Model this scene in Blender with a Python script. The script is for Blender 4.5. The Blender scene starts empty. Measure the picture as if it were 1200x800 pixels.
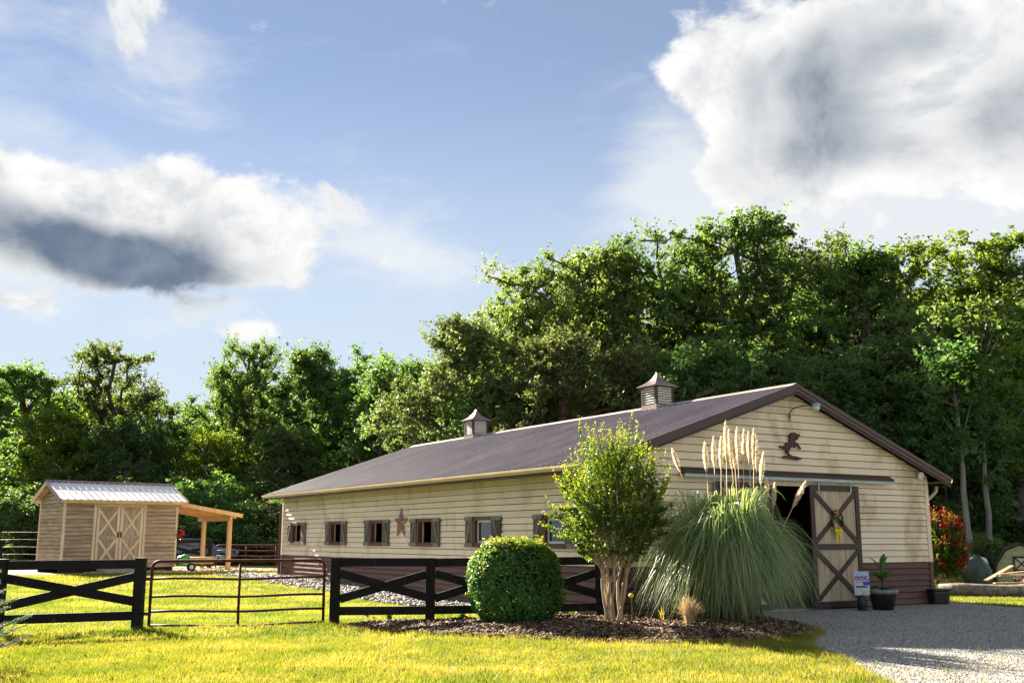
import bpy, math, random
import numpy as np
from mathutils import Vector, Matrix

random.seed(7)
R = math.radians
scn = bpy.context.scene
col = scn.collection

# ------------------------------------------------------------------ camera
FPX, PITCH, EYE = 1236.0, 0.1839, 1.6          # focal length in photo pixels, tilt up, eye height
cd = bpy.data.cameras.new('camera'); cam = bpy.data.objects.new('camera', cd); col.objects.link(cam)
cd.sensor_width = 36.0; cd.lens = 36.0 * FPX / 1200.0
cd.clip_start = 0.1; cd.clip_end = 6000
cam.location = (0, 0, EYE); cam.rotation_euler = (math.pi / 2 + PITCH, 0, 0)
scn.camera = cam

# ------------------------------------------------------------------ world, sun, exposure
SUN_AZ, SUN_EL = R(-36), R(27)                  # azimuth from +Y towards +X
SKY_STRENGTH = 0.05
CLOUD_GAIN = 1.05
EXPOSURE = 2.5
scn.view_settings.view_transform = 'Standard'
scn.view_settings.look = 'None'
scn.view_settings.gamma = 1.0
scn.view_settings.exposure = EXPOSURE
scn.view_settings.use_curve_mapping = False
scn.render.engine = 'CYCLES'
scn.cycles.max_bounces = 8
scn.cycles.diffuse_bounces = 4
scn.cycles.transmission_bounces = 6
scn.cycles.transparent_max_bounces = 6

sd = bpy.data.lights.new('sun', 'SUN'); sun = bpy.data.objects.new('sun', sd); col.objects.link(sun)
sd.energy = 4.6; sd.angle = R(0.6); sd.color = (1.0, 0.90, 0.72)
sdir = Vector((math.sin(SUN_AZ) * math.cos(SUN_EL), math.cos(SUN_AZ) * math.cos(SUN_EL), math.sin(SUN_EL)))
sun.rotation_euler = sdir.to_track_quat('Z', 'Y').to_euler()
sun.location = (-30, 50, 40)


class NT:
    """small helper for writing node graphs"""
    def __init__(self, tree):
        self.t = tree; tree.nodes.clear()
    def n(self, typ, **kw):
        nd = self.t.nodes.new(typ)
        for k, v in kw.items(): setattr(nd, k, v)
        return nd
    def put(self, sock, v):
        if v is None: return
        if isinstance(v, bpy.types.NodeSocket): self.t.links.new(v, sock)
        else: sock.default_value = v
    def m(self, op, a, b=None, c=None, clamp=False):
        nd = self.n('ShaderNodeMath', operation=op, use_clamp=clamp)
        self.put(nd.inputs[0], a); self.put(nd.inputs[1], b); self.put(nd.inputs[2], c)
        return nd.outputs[0]
    def vm(self, op, a, b=None, scale=None):
        nd = self.n('ShaderNodeVectorMath', operation=op)
        self.put(nd.inputs[0], a); self.put(nd.inputs[1], b)
        if scale is not None: self.put(nd.inputs['Scale'], scale)
        return nd.outputs['Value'] if op in ('DOT_PRODUCT', 'LENGTH') else nd.outputs[0]
    def noise(self, vec, scale, detail=4, rough=0.55, dist=0.0, color=False):
        nd = self.n('ShaderNodeTexNoise')
        self.put(nd.inputs['Vector'], vec); self.put(nd.inputs['Scale'], scale)
        nd.inputs['Detail'].default_value = detail; nd.inputs['Roughness'].default_value = rough
        nd.inputs['Distortion'].default_value = dist
        return nd.outputs['Color' if color else 'Fac']
    def ramp(self, f, lo, hi, smooth=True):
        nd = self.n('ShaderNodeMapRange'); nd.interpolation_type = 'SMOOTHSTEP' if smooth else 'LINEAR'
        self.put(nd.inputs['Value'], f); self.put(nd.inputs['From Min'], lo); self.put(nd.inputs['From Max'], hi)
        return nd.outputs['Result']
    def mix(self, f, a, b, blend='MIX'):
        nd = self.n('ShaderNodeMix', data_type='RGBA', blend_type=blend)
        self.put(nd.inputs['Factor'], f)
        self.put(nd.inputs[6], rgba(a)); self.put(nd.inputs[7], rgba(b))
        return nd.outputs[2]


def rgba(c):
    if isinstance(c, (tuple, list)) and len(c) == 3: return (c[0], c[1], c[2], 1.0)
    return c


world = bpy.data.worlds.new('World'); scn.world = world; world.use_nodes = True
W = NT(world.node_tree)
sky = W.n('ShaderNodeTexSky'); sky.sky_type = 'NISHITA'; sky.sun_disc = False
sky.sun_elevation = SUN_EL; sky.sun_rotation = SUN_AZ
sky.air_density = 0.33; sky.dust_density = 0.0; sky.ozone_density = 0.5; sky.altitude = 1500
tc = W.n('ShaderNodeTexCoord'); DIR = tc.outputs['Generated']
sep = W.n('ShaderNodeSeparateXYZ'); W.put(sep.inputs[0], DIR)
AZ = W.m('MULTIPLY', W.m('ARCTAN2', sep.outputs[0], sep.outputs[1]), 57.29578)
EL = W.m('MULTIPLY', W.m('ARCSINE', sep.outputs[2]), 57.29578)


def blob(az, el, sa, se, tilt=0.0, gain=1.0):
    dx = W.m('SUBTRACT', AZ, az); dy = W.m('SUBTRACT', EL, el)
    c, s = math.cos(R(tilt)), math.sin(R(tilt))
    u = W.m('ADD', W.m('MULTIPLY', dx, c / sa), W.m('MULTIPLY', dy, s / sa))
    v = W.m('ADD', W.m('MULTIPLY', dx, -s / se), W.m('MULTIPLY', dy, c / se))
    r2 = W.m('ADD', W.m('MULTIPLY', u, u), W.m('MULTIPLY', v, v))
    return W.m('MULTIPLY', W.m('EXPONENT', W.m('MULTIPLY', r2, -1.0)), gain)


def total(lst):
    t = lst[0]
    for x in lst[1:]: t = W.m('ADD', t, x)
    return t


def vblob(px, py, rx, ry, tilt=0.0, gain=1.0):
    """a cloud mass given by where it stands in the photograph (columns, rows), turned into azimuth and elevation"""
    x, v = (px - 600) / FPX, (400 - py) / FPX
    d = Vector((x, math.cos(PITCH) - v * math.sin(PITCH), math.sin(PITCH) + v * math.cos(PITCH))).normalized()
    return blob(math.degrees(math.atan2(d.x, d.y)), math.degrees(math.asin(d.z)), rx / 22.5, ry / 22.0, tilt, gain)


warp = W.noise(DIR, 6.0, 2, 0.5, color=True)
wv = W.vm('SCALE', W.vm('SUBTRACT', warp, (0.5, 0.5, 0.5)), scale=0.09)
P0 = W.vm('ADD', W.vm('MULTIPLY', DIR, (1.0, 1.0, 1.25)), wv)
P1 = W.vm('ADD', P0, (sdir.x * 0.015, sdir.y * 0.015, sdir.z * 0.055))
n0 = W.noise(P0, 8.0, 8, 0.60)
n1 = W.noise(P1, 8.0, 7, 0.60)
# cumulus: masses in view first, then the rest of the sky round the place
cum = total([vblob(870, 80, 95, 75, 0, .85), vblob(815, 85, 45, 40, 0, .40), vblob(985, 110, 105, 105, 0, .85), vblob(1110, 40, 130, 75, 0, .80), vblob(1150, 150, 130, 80, 0, .75), vblob(940, 205, 120, 50, 0, .40),
             vblob(40, 222, 190, 42, -3, .95), vblob(240, 238, 110, 36, -18, .60), vblob(90, 288, 200, 42, -6, .72), vblob(260, 300, 80, 30, -12, .38), vblob(330, 285, 60, 40, -15, .35),
             vblob(10, 355, 60, 18, 0, .55), vblob(185, 12, 60, 30, -20, .24), vblob(150, 60, 25, 20, 0, .30), vblob(465, 312, 65, 16, -14, .40), vblob(295, 388, 30, 12, 0, .45),
             blob(52, 22, 15, 7, 0, .85), blob(95, 35, 20, 9, 0, .9), blob(140, 25, 22, 9, 0, .9), blob(-58, 24, 15, 6, 0, .85),
             blob(-105, 30, 22, 10, 0, .9), blob(-150, 24, 20, 9, 0, .9), blob(0, 58, 30, 8, 0, .75), blob(120, 62, 40, 10, 0, .8), blob(-90, 62, 40, 10, 0, .8)])
wisp = total([vblob(850, 230, 150, 55, 0, .92), vblob(1060, 265, 260, 70, 0, 1.05), vblob(790, 170, 80, 70, 25, .62), vblob(150, 270, 300, 110, -5, .60),
              vblob(470, 300, 100, 30, -12, .6), vblob(30, 60, 260, 130, 0, .28), vblob(165, 30, 80, 45, -20, .40), blob(70, 18, 30, 5, 0, .6), blob(-75, 15, 25, 5, 0, .6), blob(150, 15, 30, 6, 0, .6)])
raw0 = W.m('ADD', cum, W.m('MULTIPLY', W.m('SUBTRACT', n0, 0.5), 2.3))
raw1 = W.m('ADD', cum, W.m('MULTIPLY', W.m('SUBTRACT', n1, 0.5), 2.3))
dens = W.ramp(raw0, 0.29, 0.58)
nw = W.noise(W.vm('MULTIPLY', P0, (1.0, 1.0, 2.4)), 6.0, 7, 0.62)
wd = W.m('MULTIPLY', W.ramp(W.m('ADD', wisp, W.m('MULTIPLY', W.m('SUBTRACT', nw, 0.5), 1.9)), 0.10, 1.0), 0.78)
haze_lo = W.m('ADD', W.m('MULTIPLY', W.ramp(EL, 27.0, 7.0), 0.62), 0.26)
lit = W.ramp(W.m('SUBTRACT', raw0, raw1), -0.50, 0.30)
thick = W.ramp(raw0, 0.55, 1.35)
dark = total([vblob(60, 280, 120, 34, -14, .85), vblob(190, 312, 105, 34, -6, .95), vblob(238, 266, 30, 34, 30, .40), vblob(975, 95, 90, 75, 20, .78), vblob(1185, 115, 70, 60, 0, .62), vblob(1000, 180, 120, 36, 0, .55), vblob(1085, 45, 60, 26, 0, .45), vblob(880, 95, 40, 40, 0, .25),
              blob(57, 20, 8, 3, 0, .6), blob(-62, 24, 8, 2.5, 0, .6)])
dk = W.ramp(W.m('ADD', dark, W.m('MULTIPLY', W.m('SUBTRACT', n0, 0.5), 1.7)), 0.08, 1.10)
shade = W.m('MAXIMUM', dk, W.m('MULTIPLY', W.m('MULTIPLY', thick, W.m('SUBTRACT', 1.0, lit)), 0.45))
ccol = W.mix(shade, (1.02, 1.01, 0.99), (0.15, 0.20, 0.285))
ccol = W.mix(W.m('MULTIPLY', W.m('SUBTRACT', 1.0, lit), 0.62), ccol, (0.36, 0.42, 0.50))
nsky = W.mix(1.0, sky.outputs[0], (SKY_STRENGTH, SKY_STRENGTH, SKY_STRENGTH), 'MULTIPLY')
CG = CLOUD_GAIN * 2.0 ** (-EXPOSURE)
cg = W.mix(1.0, ccol, (CG, CG, CG), 'MULTIPLY')
hz = (0.68 * CG, 0.77 * CG, 0.82 * CG)
s1 = W.mix(haze_lo, nsky, hz)
s2 = W.mix(wd, s1, (0.86 * CG, 0.88 * CG, 0.90 * CG))
s3 = W.mix(dens, s2, cg)
bgn = W.n('ShaderNodeBackground'); W.put(bgn.inputs[0], s3); bgn.inputs[1].default_value = 1.0
world.cycles.sampling_method = 'MANUAL'; world.cycles.sample_map_resolution = 512
wo = W.n('ShaderNodeOutputWorld'); W.put(wo.inputs[0], bgn.outputs[0])
#SKYTEST

# ------------------------------------------------------------------ helpers
def tag(o, label=None, cat=None, group=None, kind=None):
    if label: o['label'] = label
    if cat: o['category'] = cat
    if group: o['group'] = group
    if kind: o['kind'] = kind
    return o


def empty(name, loc=(0, 0, 0), rz=0.0):
    o = bpy.data.objects.new(name, None); col.objects.link(o)
    o.location = loc; o.rotation_euler = (0, 0, rz); o.empty_display_size = 0.2
    return o


def link(name, me, mat=None, parent=None):
    o = bpy.data.objects.new(name, me); col.objects.link(o)
    if mat is not None and len(me.materials) == 0: me.materials.append(mat)
    if parent is not None: o.parent = parent
    return o


def copy_tree(o, parent=None):
    c = o.copy(); col.objects.link(c); c.parent = parent
    for ch in o.children: copy_tree(ch, c)
    return c


class MB:
    def __init__(self): self.v = []; self.f = []
    def add(self, vs, fs):
        b = len(self.v); self.v += [tuple(p) for p in vs]; self.f += [tuple(i + b for i in f) for f in fs]; return self
    def hexa(self, p):      # 8 points: bottom 4 ccw, top 4 ccw
        return self.add(p, [(3, 2, 1, 0), (4, 5, 6, 7), (0, 1, 5, 4), (1, 2, 6, 5), (2, 3, 7, 6), (3, 0, 4, 7)])
    def box(self, x0, x1, y0, y1, z0, z1):
        return self.hexa([(x0, y0, z0), (x1, y0, z0), (x1, y1, z0), (x0, y1, z0), (x0, y0, z1), (x1, y0, z1), (x1, y1, z1), (x0, y1, z1)])
    def bar(self, p, q, w, h, up=(0, 0, 1)):   # w across, h along up
        p = Vector(p); q = Vector(q); d = (q - p).normalized(); u = Vector(up)
        s = d.cross(u).normalized(); u = s.cross(d).normalized()
        a, b = s * (w / 2), u * (h / 2)
        return self.hexa([p - a - b, p + a - b, q + a - b, q - a - b, p - a + b, p + a + b, q + a + b, q - a + b])
    def tube(self, pts, rad, n=8, cap=True):
        pts = [Vector(p) for p in pts]
        if not hasattr(rad, '__len__'): rad = [rad] * len(pts)
        base = len(self.v); ref = None
        for i, p in enumerate(pts):
            t = (pts[min(i + 1, len(pts) - 1)] - pts[max(i - 1, 0)])
            if t.length < 1e-9: t = Vector((0, 0, 1))
            t.normalize()
            if ref is None:
                ref = Vector((1, 0, 0)) if abs(t.x) < 0.9 else Vector((0, 1, 0))
            s = (ref - t * ref.dot(t)).normalized(); ref = s; b = t.cross(s)
            for k in range(n):
                a = 2 * math.pi * k / n
                self.v.append(tuple(p + (s * math.cos(a) + b * math.sin(a)) * rad[i]))
        for i in range(len(pts) - 1):
            for k in range(n):
                k2 = (k + 1) % n
                self.f.append((base + i * n + k, base + i * n + k2, base + (i + 1) * n + k2, base + (i + 1) * n + k))
        if cap:
            self.f.append(tuple(base + k for k in reversed(range(n))))
            self.f.append(tuple(base + (len(pts) - 1) * n + k for k in range(n)))
        return self
    def lathe(self, prof, n=20, c=(0, 0, 0)):
        base = len(self.v)
        for r, z in prof:
            for k in range(n):
                a = 2 * math.pi * k / n
                self.v.append((c[0] + r * math.cos(a), c[1] + r * math.sin(a), c[2] + z))
        for i in range(len(prof) - 1):
            for k in range(n):
                k2 = (k + 1) % n
                self.f.append((base + i * n + k, base + i * n + k2, base + (i + 1) * n + k2, base + (i + 1) * n + k))
        self.f.append(tuple(base + k for k in reversed(range(n))))
        self.f.append(tuple(base + (len(prof) - 1) * n + k for k in range(n)))
        return self
    def prism(self, poly, y0, y1):       # polygon in x,z (ccw seen from -y) extruded along y
        n = len(poly)
        vs = [(x, y0, z) for x, z in poly] + [(x, y1, z) for x, z in poly]
        fs = [tuple(range(n)), tuple(reversed(range(n, 2 * n)))]
        fs += [((i + 1) % n, i, n + i, n + (i + 1) % n) for i in range(n)]
        return self.add(vs, fs)
    def mesh(self, name, smooth=False):
        me = bpy.data.meshes.new(name); me.from_pydata(self.v, [], self.f); me.update()
        if smooth: me.polygons.foreach_set('use_smooth', [True] * len(me.polygons))
        return me
    def build(self, name, mat, parent=None, smooth=False, bevel=0.0):
        o = link(name, self.mesh(name, smooth), mat, parent)
        if bevel:
            b = o.modifiers.new('bevel', 'BEVEL'); b.width = bevel; b.segments = 2; b.limit_method = 'ANGLE'
        return o


def np_mesh(name, V, F, mat=None, smooth=False):
    V = np.ascontiguousarray(V, dtype=np.float32); F = np.ascontiguousarray(F, dtype=np.int32)
    me = bpy.data.meshes.new(name)
    me.vertices.add(len(V)); me.vertices.foreach_set('co', V.ravel())
    k = F.shape[1]
    me.loops.add(F.size); me.loops.foreach_set('vertex_index', F.ravel())
    me.polygons.add(len(F)); me.polygons.foreach_set('loop_start', np.arange(0, F.size, k, dtype=np.int32))
    me.polygons.foreach_set('loop_total', np.full(len(F), k, dtype=np.int32))
    if smooth: me.polygons.foreach_set('use_smooth', np.ones(len(F), dtype=bool))
    me.update(calc_edges=True)
    if mat is not None: me.materials.append(mat)
    return me


def unit(a): return a / np.maximum(np.linalg.norm(a, axis=-1, keepdims=True), 1e-9)


def leaf_mesh(name, C, Nrm, size, aspect, mat, rng, fold=0.15):
    """one small pointed leaf (two triangles with a crease) at every centre"""
    n = len(C); Nrm = unit(Nrm)
    t = unit(np.cross(Nrm, rng.normal(size=(n, 3)))); b = np.cross(Nrm, t)
    size = np.broadcast_to(np.asarray(size, dtype=float), (n,))[:, None]
    L = t * size * 0.5; Wd = b * size * 0.5 * aspect; up = Nrm * size * fold
    V = np.stack([C - L, C + Wd + up, C + L, C - Wd + up], 1).reshape(-1, 3)
    F = np.arange(n * 4).reshape(n, 4)
    F = np.concatenate([F[:, [0, 1, 2]], F[:, [0, 2, 3]]])
    return np_mesh(name, V, F, mat)


# ------------------------------------------------------------------ materials
def mat_surface(name, c1, c2, scale=(3, 3, 3), rough=0.75, spec=0.3, detail=5, contrast=(0.35, 0.65), objvar=0.12,
                bump=0.15, bscale=60, dirt=None, dirt_scale=1.0, dirt_amt=0.5, metallic=0.0, bdist=0.01, dirt_rng=(.48, .68)):
    m = bpy.data.materials.new(name); m.use_nodes = True; T = NT(m.node_tree)
    tcn = T.n('ShaderNodeTexCoord'); P = tcn.outputs['Object']
    v = T.vm('MULTIPLY', P, scale)
    oi = T.n('ShaderNodeObjectInfo')
    off = T.vm('SCALE', (17.3, 9.1, 5.7), scale=oi.outputs['Random'])
    v = T.vm('ADD', v, off)
    f = T.ramp(T.noise(v, 1.0, detail, 0.6), contrast[0], contrast[1])
    c = T.mix(f, c1, c2)
    if dirt is not None:
        d = T.noise(T.vm('MULTIPLY', P, (dirt_scale, dirt_scale, dirt_scale * 0.6)), 1.0, 6, 0.62)
        c = T.mix(T.m('MULTIPLY', T.ramp(d, *dirt_rng), dirt_amt), c, dirt)
    k = T.m('ADD', T.m('MULTIPLY', oi.outputs['Random'], 2 * objvar), 1 - objvar)
    hsv = T.n('ShaderNodeHueSaturation'); T.put(hsv.inputs['Color'], c); T.put(hsv.inputs['Value'], k)
    p = T.n('ShaderNodeBsdfPrincipled'); T.put(p.inputs['Base Color'], hsv.outputs[0])
    p.inputs['Metallic'].default_value = metallic
    p.inputs['Specular IOR Level'].default_value = spec
    r = T.m('ADD', T.m('MULTIPLY', f, 0.15), rough - 0.07); T.put(p.inputs['Roughness'], r)
    if bump:
        bn = T.noise(T.vm('MULTIPLY', P, tuple(s / max(scale) for s in scale)), bscale, 4, 0.6)
        bp = T.n('ShaderNodeBump'); bp.inputs['Strength'].default_value = bump; bp.inputs['Distance'].default_value = bdist
        T.put(bp.inputs['Height'], bn); T.put(p.inputs['Normal'], bp.outputs[0])
    out = T.n('ShaderNodeOutputMaterial'); T.put(out.inputs[0], p.outputs[0])
    return m


def mat_leaf(name, cols, trans, tfac=0.45, rough=0.5, spec=0.35, objvar=0.25, noise_scale=0.4, nw=0.4):
    """foliage: every leaf its own tint, light passes through"""
    m = bpy.data.materials.new(name); m.use_nodes = True; T = NT(m.node_tree)
    g = T.n('ShaderNodeNewGeometry'); oi = T.n('ShaderNodeObjectInfo'); tcn = T.n('ShaderNodeTexCoord')
    nz = T.noise(tcn.outputs['Object'], noise_scale, 3, 0.55)
    f = T.m('ADD', T.m('MULTIPLY', g.outputs['Random Per Island'], 1 - nw), T.m('MULTIPLY', T.ramp(nz, 0.32, 0.68), nw))
    cr = T.n('ShaderNodeValToRGB'); T.put(cr.inputs[0], f)
    e = cr.color_ramp.elements
    e[0].position = 0.0; e[0].color = rgba(cols[0]); e[1].position = 1.0; e[1].color = rgba(cols[-1])
    for i, c in enumerate(cols[1:-1]):
        x = e.new((i + 1) / (len(cols) - 1)); x.color = rgba(c)
    hs = T.n('ShaderNodeHueSaturation'); T.put(hs.inputs['Color'], cr.outputs[0])
    T.put(hs.inputs['Value'], T.m('ADD', T.m('MULTIPLY', oi.outputs['Random'], 2 * objvar), 1 - objvar))
    T.put(hs.inputs['Hue'], T.m('ADD', T.m('MULTIPLY', T.m('FRACT', T.m('MULTIPLY', oi.outputs['Random'], 7.31)), 0.04), 0.48))
    p = T.n('ShaderNodeBsdfPrincipled'); T.put(p.inputs['Base Color'], hs.outputs[0])
    p.inputs['Roughness'].default_value = rough; p.inputs['Specular IOR Level'].default_value = spec
    tr = T.n('ShaderNodeBsdfTranslucent')
    tcx = T.mix(1.0, hs.outputs[0], trans, 'MULTIPLY'); T.put(tr.inputs[0], tcx)
    mx = T.n('ShaderNodeMixShader'); mx.inputs[0].default_value = tfac
    T.put(mx.inputs[1], p.outputs[0]); T.put(mx.inputs[2], tr.outputs[0])
    out = T.n('ShaderNodeOutputMaterial'); T.put(out.inputs[0], mx.outputs[0])
    return m


def mat_glass(name, c=(0.03, 0.035, 0.04)):
    m = bpy.data.materials.new(name); m.use_nodes = True; T = NT(m.node_tree)
    p = T.n('ShaderNodeBsdfPrincipled'); p.inputs['Base Color'].default_value = rgba(c)
    p.inputs['Roughness'].default_value = 0.06; p.inputs['Specular IOR Level'].default_value = 0.6
    out = T.n('ShaderNodeOutputMaterial'); T.put(out.inputs[0], p.outputs[0])
    return m


M = {}
M['cream_long'] = mat_surface('cream_paint', (0.85, 0.695, 0.535), (0.90, 0.76, 0.61), (6, .5, 6), 0.6, 0.35, dirt=(0.50, 0.37, 0.22), dirt_scale=1.4, dirt_amt=.5, objvar=.04, bump=.1, bscale=30)
M['cream_gable'] = mat_surface('cream_paint_gable', (0.83, 0.665, 0.46), (0.88, 0.735, 0.53), (.6, 6, 6), 0.6, 0.35, dirt=(0.42, 0.29, 0.13), dirt_scale=.9, dirt_amt=.7, objvar=.05, bump=.1, bscale=30)
M['brown_side'] = mat_surface('brown_siding', (0.088, 0.035, 0.024), (0.135, 0.056, 0.039), (3, 1, 6), 0.55, 0.4, dirt=(0.15, 0.075, 0.05), dirt_scale=1.5, dirt_amt=.4, objvar=.12)
M['brown_trim'] = mat_surface('brown_trim', (0.036, 0.016, 0.013), (0.058, 0.026, 0.021), (4, 4, 4), 0.5, 0.45, objvar=.1, bump=.1)
M['brown_metal'] = mat_surface('brown_metal_trim', (0.070, 0.030, 0.025), (0.090, 0.041, 0.034), (1, 1, 1), 0.38, 0.5, objvar=.05, bump=0)
M['roof_metal'] = mat_surface('roof_metal', (0.118, 0.098, 0.128), (0.155, 0.130, 0.165), (.4, 1.5, 1), 0.55, 0.28, objvar=.05, bump=0, dirt=(0.17, 0.13, 0.13), dirt_scale=.5, dirt_amt=.4)
M['ridge_metal'] = mat_surface('ridge_metal', (0.34, 0.27, 0.24), (0.42, 0.34, 0.30), (1, 1, 1), 0.4, 0.5, objvar=.0, bump=0)
M['cap_metal'] = mat_surface('copper_brown_cap', (0.17, 0.115, 0.105), (0.26, 0.17, 0.15), (3, 3, 3), 0.35, 0.5, objvar=.0, bump=0, metallic=.4)
M['gutter'] = mat_surface('gutter_cream', (0.60, 0.44, 0.26), (0.68, 0.52, 0.32), (2, 2, 2), 0.45, 0.4, objvar=.03, bump=0)
M['white_slat'] = mat_surface('louver_cream', (0.72, 0.66, 0.56), (0.80, 0.74, 0.63), (3, 3, 3), 0.55, 0.3, objvar=.05, bump=0)
M['dark_wood'] = mat_surface('dark_inside_wood', (0.035, 0.026, 0.020), (0.055, 0.042, 0.032), (3, 3, 3), 0.9, 0.1)
M['sheath'] = mat_surface('brown_sheathing', (0.10, 0.065, 0.035), (0.16, 0.105, 0.06), (3, 3, 3), 0.9, 0.1)
M['weathered'] = mat_surface('weathered_shutter', (0.075, 0.062, 0.055), (0.18, 0.155, 0.14), (14, 14, 1.5), 0.8, 0.2, objvar=.15, bump=.4, bscale=40)
M['batten'] = mat_surface('weathered_batten', (0.17, 0.145, 0.135), (0.30, 0.265, 0.245), (12, 12, 2), 0.8, 0.2, objvar=.1, bump=.3)
M['door_panel'] = mat_surface('tan_door_boards', (0.42, 0.31, 0.20), (0.66, 0.53, 0.36), (16, 16, .9), 0.75, 0.2, contrast=(.3, .7), objvar=.06, bump=.3, bscale=30)
M['track'] = mat_surface('galvanised_track', (0.26, 0.31, 0.32), (0.38, 0.43, 0.44), (2, 2, 8), 0.4, 0.5, metallic=.3, bump=0)
M['black_wood'] = mat_surface('black_fence_wood', (0.007, 0.007, 0.007), (0.017, 0.016, 0.016), (3, 3, 9), 0.7, 0.2, dirt=(0.13, 0.12, 0.11), dirt_scale=9, dirt_amt=.6, dirt_rng=(.62, .74), objvar=.25, bump=.5, bscale=45)
M['gate_red'] = mat_surface('maroon_gate_enamel', (0.055, 0.012, 0.013), (0.080, 0.020, 0.020), (3, 3, 3), 0.6, 0.2, dirt=(0.16, 0.06, 0.04), dirt_scale=5, dirt_amt=.5, objvar=.1, bump=0)
M['raw_wood'] = mat_surface('unpainted_clapboard', (0.30, 0.225, 0.155), (0.48, 0.385, 0.285), (1.2, 1.2, 14), 0.8, 0.2, dirt=(0.22, 0.12, 0.06), dirt_scale=4, dirt_amt=.45, dirt_rng=(.55, .72), objvar=.16, bump=.3)
M['raw_trim'] = mat_surface('light_shed_trim', (0.62, 0.50, 0.35), (0.74, 0.62, 0.46), (8, 8, 1), 0.75, 0.2, objvar=.08)
M['door_raw'] = mat_surface('weathered_door_wood', (0.33, 0.25, 0.18), (0.47, 0.38, 0.28), (14, 14, 1), 0.8, 0.2, objvar=.12, bump=.3)
M['pine'] = mat_surface('new_pine', (0.52, 0.32, 0.15), (0.64, 0.44, 0.24), (8, 8, 1), 0.7, 0.25, objvar=.1)
M['shed_roof'] = mat_surface('galvalume_roof', (0.80, 0.78, 0.77), (0.88, 0.86, 0.85), (.5, 2, 1), 0.40, 0.5, metallic=.35, objvar=.05, bump=0)
M['mauve_cap'] = mat_surface('mauve_ridge', (0.20, 0.14, 0.19), (0.27, 0.2, 0.25), (2, 2, 2), 0.45, 0.4, bump=0)
M['rust'] = mat_surface('rusty_metal', (0.30, 0.13, 0.11), (0.44, 0.23, 0.20), (9, 9, 9), 0.55, 0.45, metallic=.25, objvar=.05)
M['rust_dark'] = mat_surface('dark_rusty_iron', (0.050, 0.014, 0.014), (0.085, 0.026, 0.026), (9, 9, 9), 0.6, 0.4, objvar=.05)
M['lamp_metal'] = mat_surface('dark_lamp_metal', (0.05, 0.04, 0.035), (0.09, 0.07, 0.06), (9, 9, 9), 0.4, 0.5, metallic=.5)
M['white_plastic'] = mat_surface('white_plastic', (0.70, 0.70, 0.68), (0.80, 0.80, 0.78), (5, 5, 5), 0.35, 0.5, bump=0)
M['glass'] = mat_glass('window_glass')
M['sash'] = mat_surface('white_sash', (0.72, 0.73, 0.72), (0.8, 0.8, 0.8), (5, 5, 5), 0.5, 0.4, bump=0, objvar=.03)
M['concrete'] = mat_surface('concrete', (0.30, 0.27, 0.24), (0.42, 0.39, 0.35), (4, 4, 4), 0.9, 0.2)
M['bark'] = mat_surface('tree_bark', (0.060, 0.047, 0.036), (0.13, 0.105, 0.085), (3, 3, .6), 0.9, 0.15, bump=.6, bscale=20, bdist=.04)
M['pale_bark'] = mat_surface('pale_smooth_bark', (0.28, 0.195, 0.125), (0.50, 0.39, 0.275), (20, 20, 2.5), 0.7, 0.25, bump=.2, objvar=.1)
M['grey_bark'] = mat_surface('pale_grey_bark', (0.20, 0.18, 0.16), (0.34, 0.31, 0.28), (3, 3, .5), 0.9, 0.15, bump=.4)
M['log_bark'] = mat_surface('log_bark', (0.16, 0.13, 0.11), (0.36, 0.31, 0.27), (9, 9, 9), 0.9, 0.15, bump=.8, bscale=25, bdist=.02)
M['log_end'] = mat_surface('log_end_grain', (0.50, 0.38, 0.25), (0.60, 0.48, 0.33), (9, 9, 9), 0.85, 0.2)
M['plank'] = mat_surface('scrap_plank', (0.44, 0.30, 0.18), (0.62, 0.47, 0.31), (9, 2, 9), 0.8, 0.2, objvar=.25)
M['tarp'] = mat_surface('dark_green_tarp', (0.020, 0.040, 0.032), (0.040, 0.068, 0.055), (3, 3, 3), 0.4, 0.5, bump=.5, bscale=8, bdist=.05)
M['black_plastic'] = mat_surface('black_plastic', (0.010, 0.010, 0.011), (0.020, 0.020, 0.021), (5, 5, 5), 0.45, 0.45, bump=0)
M['pot_rim'] = mat_surface('grey_pot_rim', (0.22, 0.21, 0.20), (0.33, 0.32, 0.30), (9, 9, 9), 0.7, 0.3)
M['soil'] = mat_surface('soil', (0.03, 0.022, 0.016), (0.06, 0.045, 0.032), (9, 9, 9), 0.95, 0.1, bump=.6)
M['coop_green'] = mat_surface('pale_green_siding', (0.36, 0.40, 0.20), (0.44, 0.48, 0.26), (5, 5, 5), 0.7, 0.3, objvar=.05)
M['cream_panel'] = mat_surface('cream_door_panel', (0.66, 0.56, 0.38), (0.74, 0.64, 0.46), (5, 5, 5), 0.7, 0.3)
M['green_paint'] = mat_surface('green_enamel', (0.04, 0.22, 0.03), (0.07, 0.30, 0.05), (5, 5, 5), 0.35, 0.5, bump=0)
M['tan_plastic'] = mat_surface('tan_tub', (0.50, 0.33, 0.15), (0.60, 0.42, 0.21), (5, 5, 5), 0.6, 0.3)
M['rubber'] = mat_surface('rubber', (0.015, 0.015, 0.015), (0.03, 0.03, 0.03), (9, 9, 9), 0.8, 0.2, bump=0)
M['car_white'] = mat_surface('car_white', (0.66, 0.68, 0.70), (0.72, 0.74, 0.76), (2, 2, 2), 0.25, 0.5, bump=0)
M['car_blue'] = mat_surface('car_blue', (0.05, 0.13, 0.30), (0.06, 0.15, 0.34), (2, 2, 2), 0.25, 0.5, bump=0)
M['rock'] = mat_surface('grey_stone', (0.16, 0.145, 0.135), (0.42, 0.39, 0.37), (1.2, 1.2, 1.2), 0.85, 0.25, contrast=(.2, .8))
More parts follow.
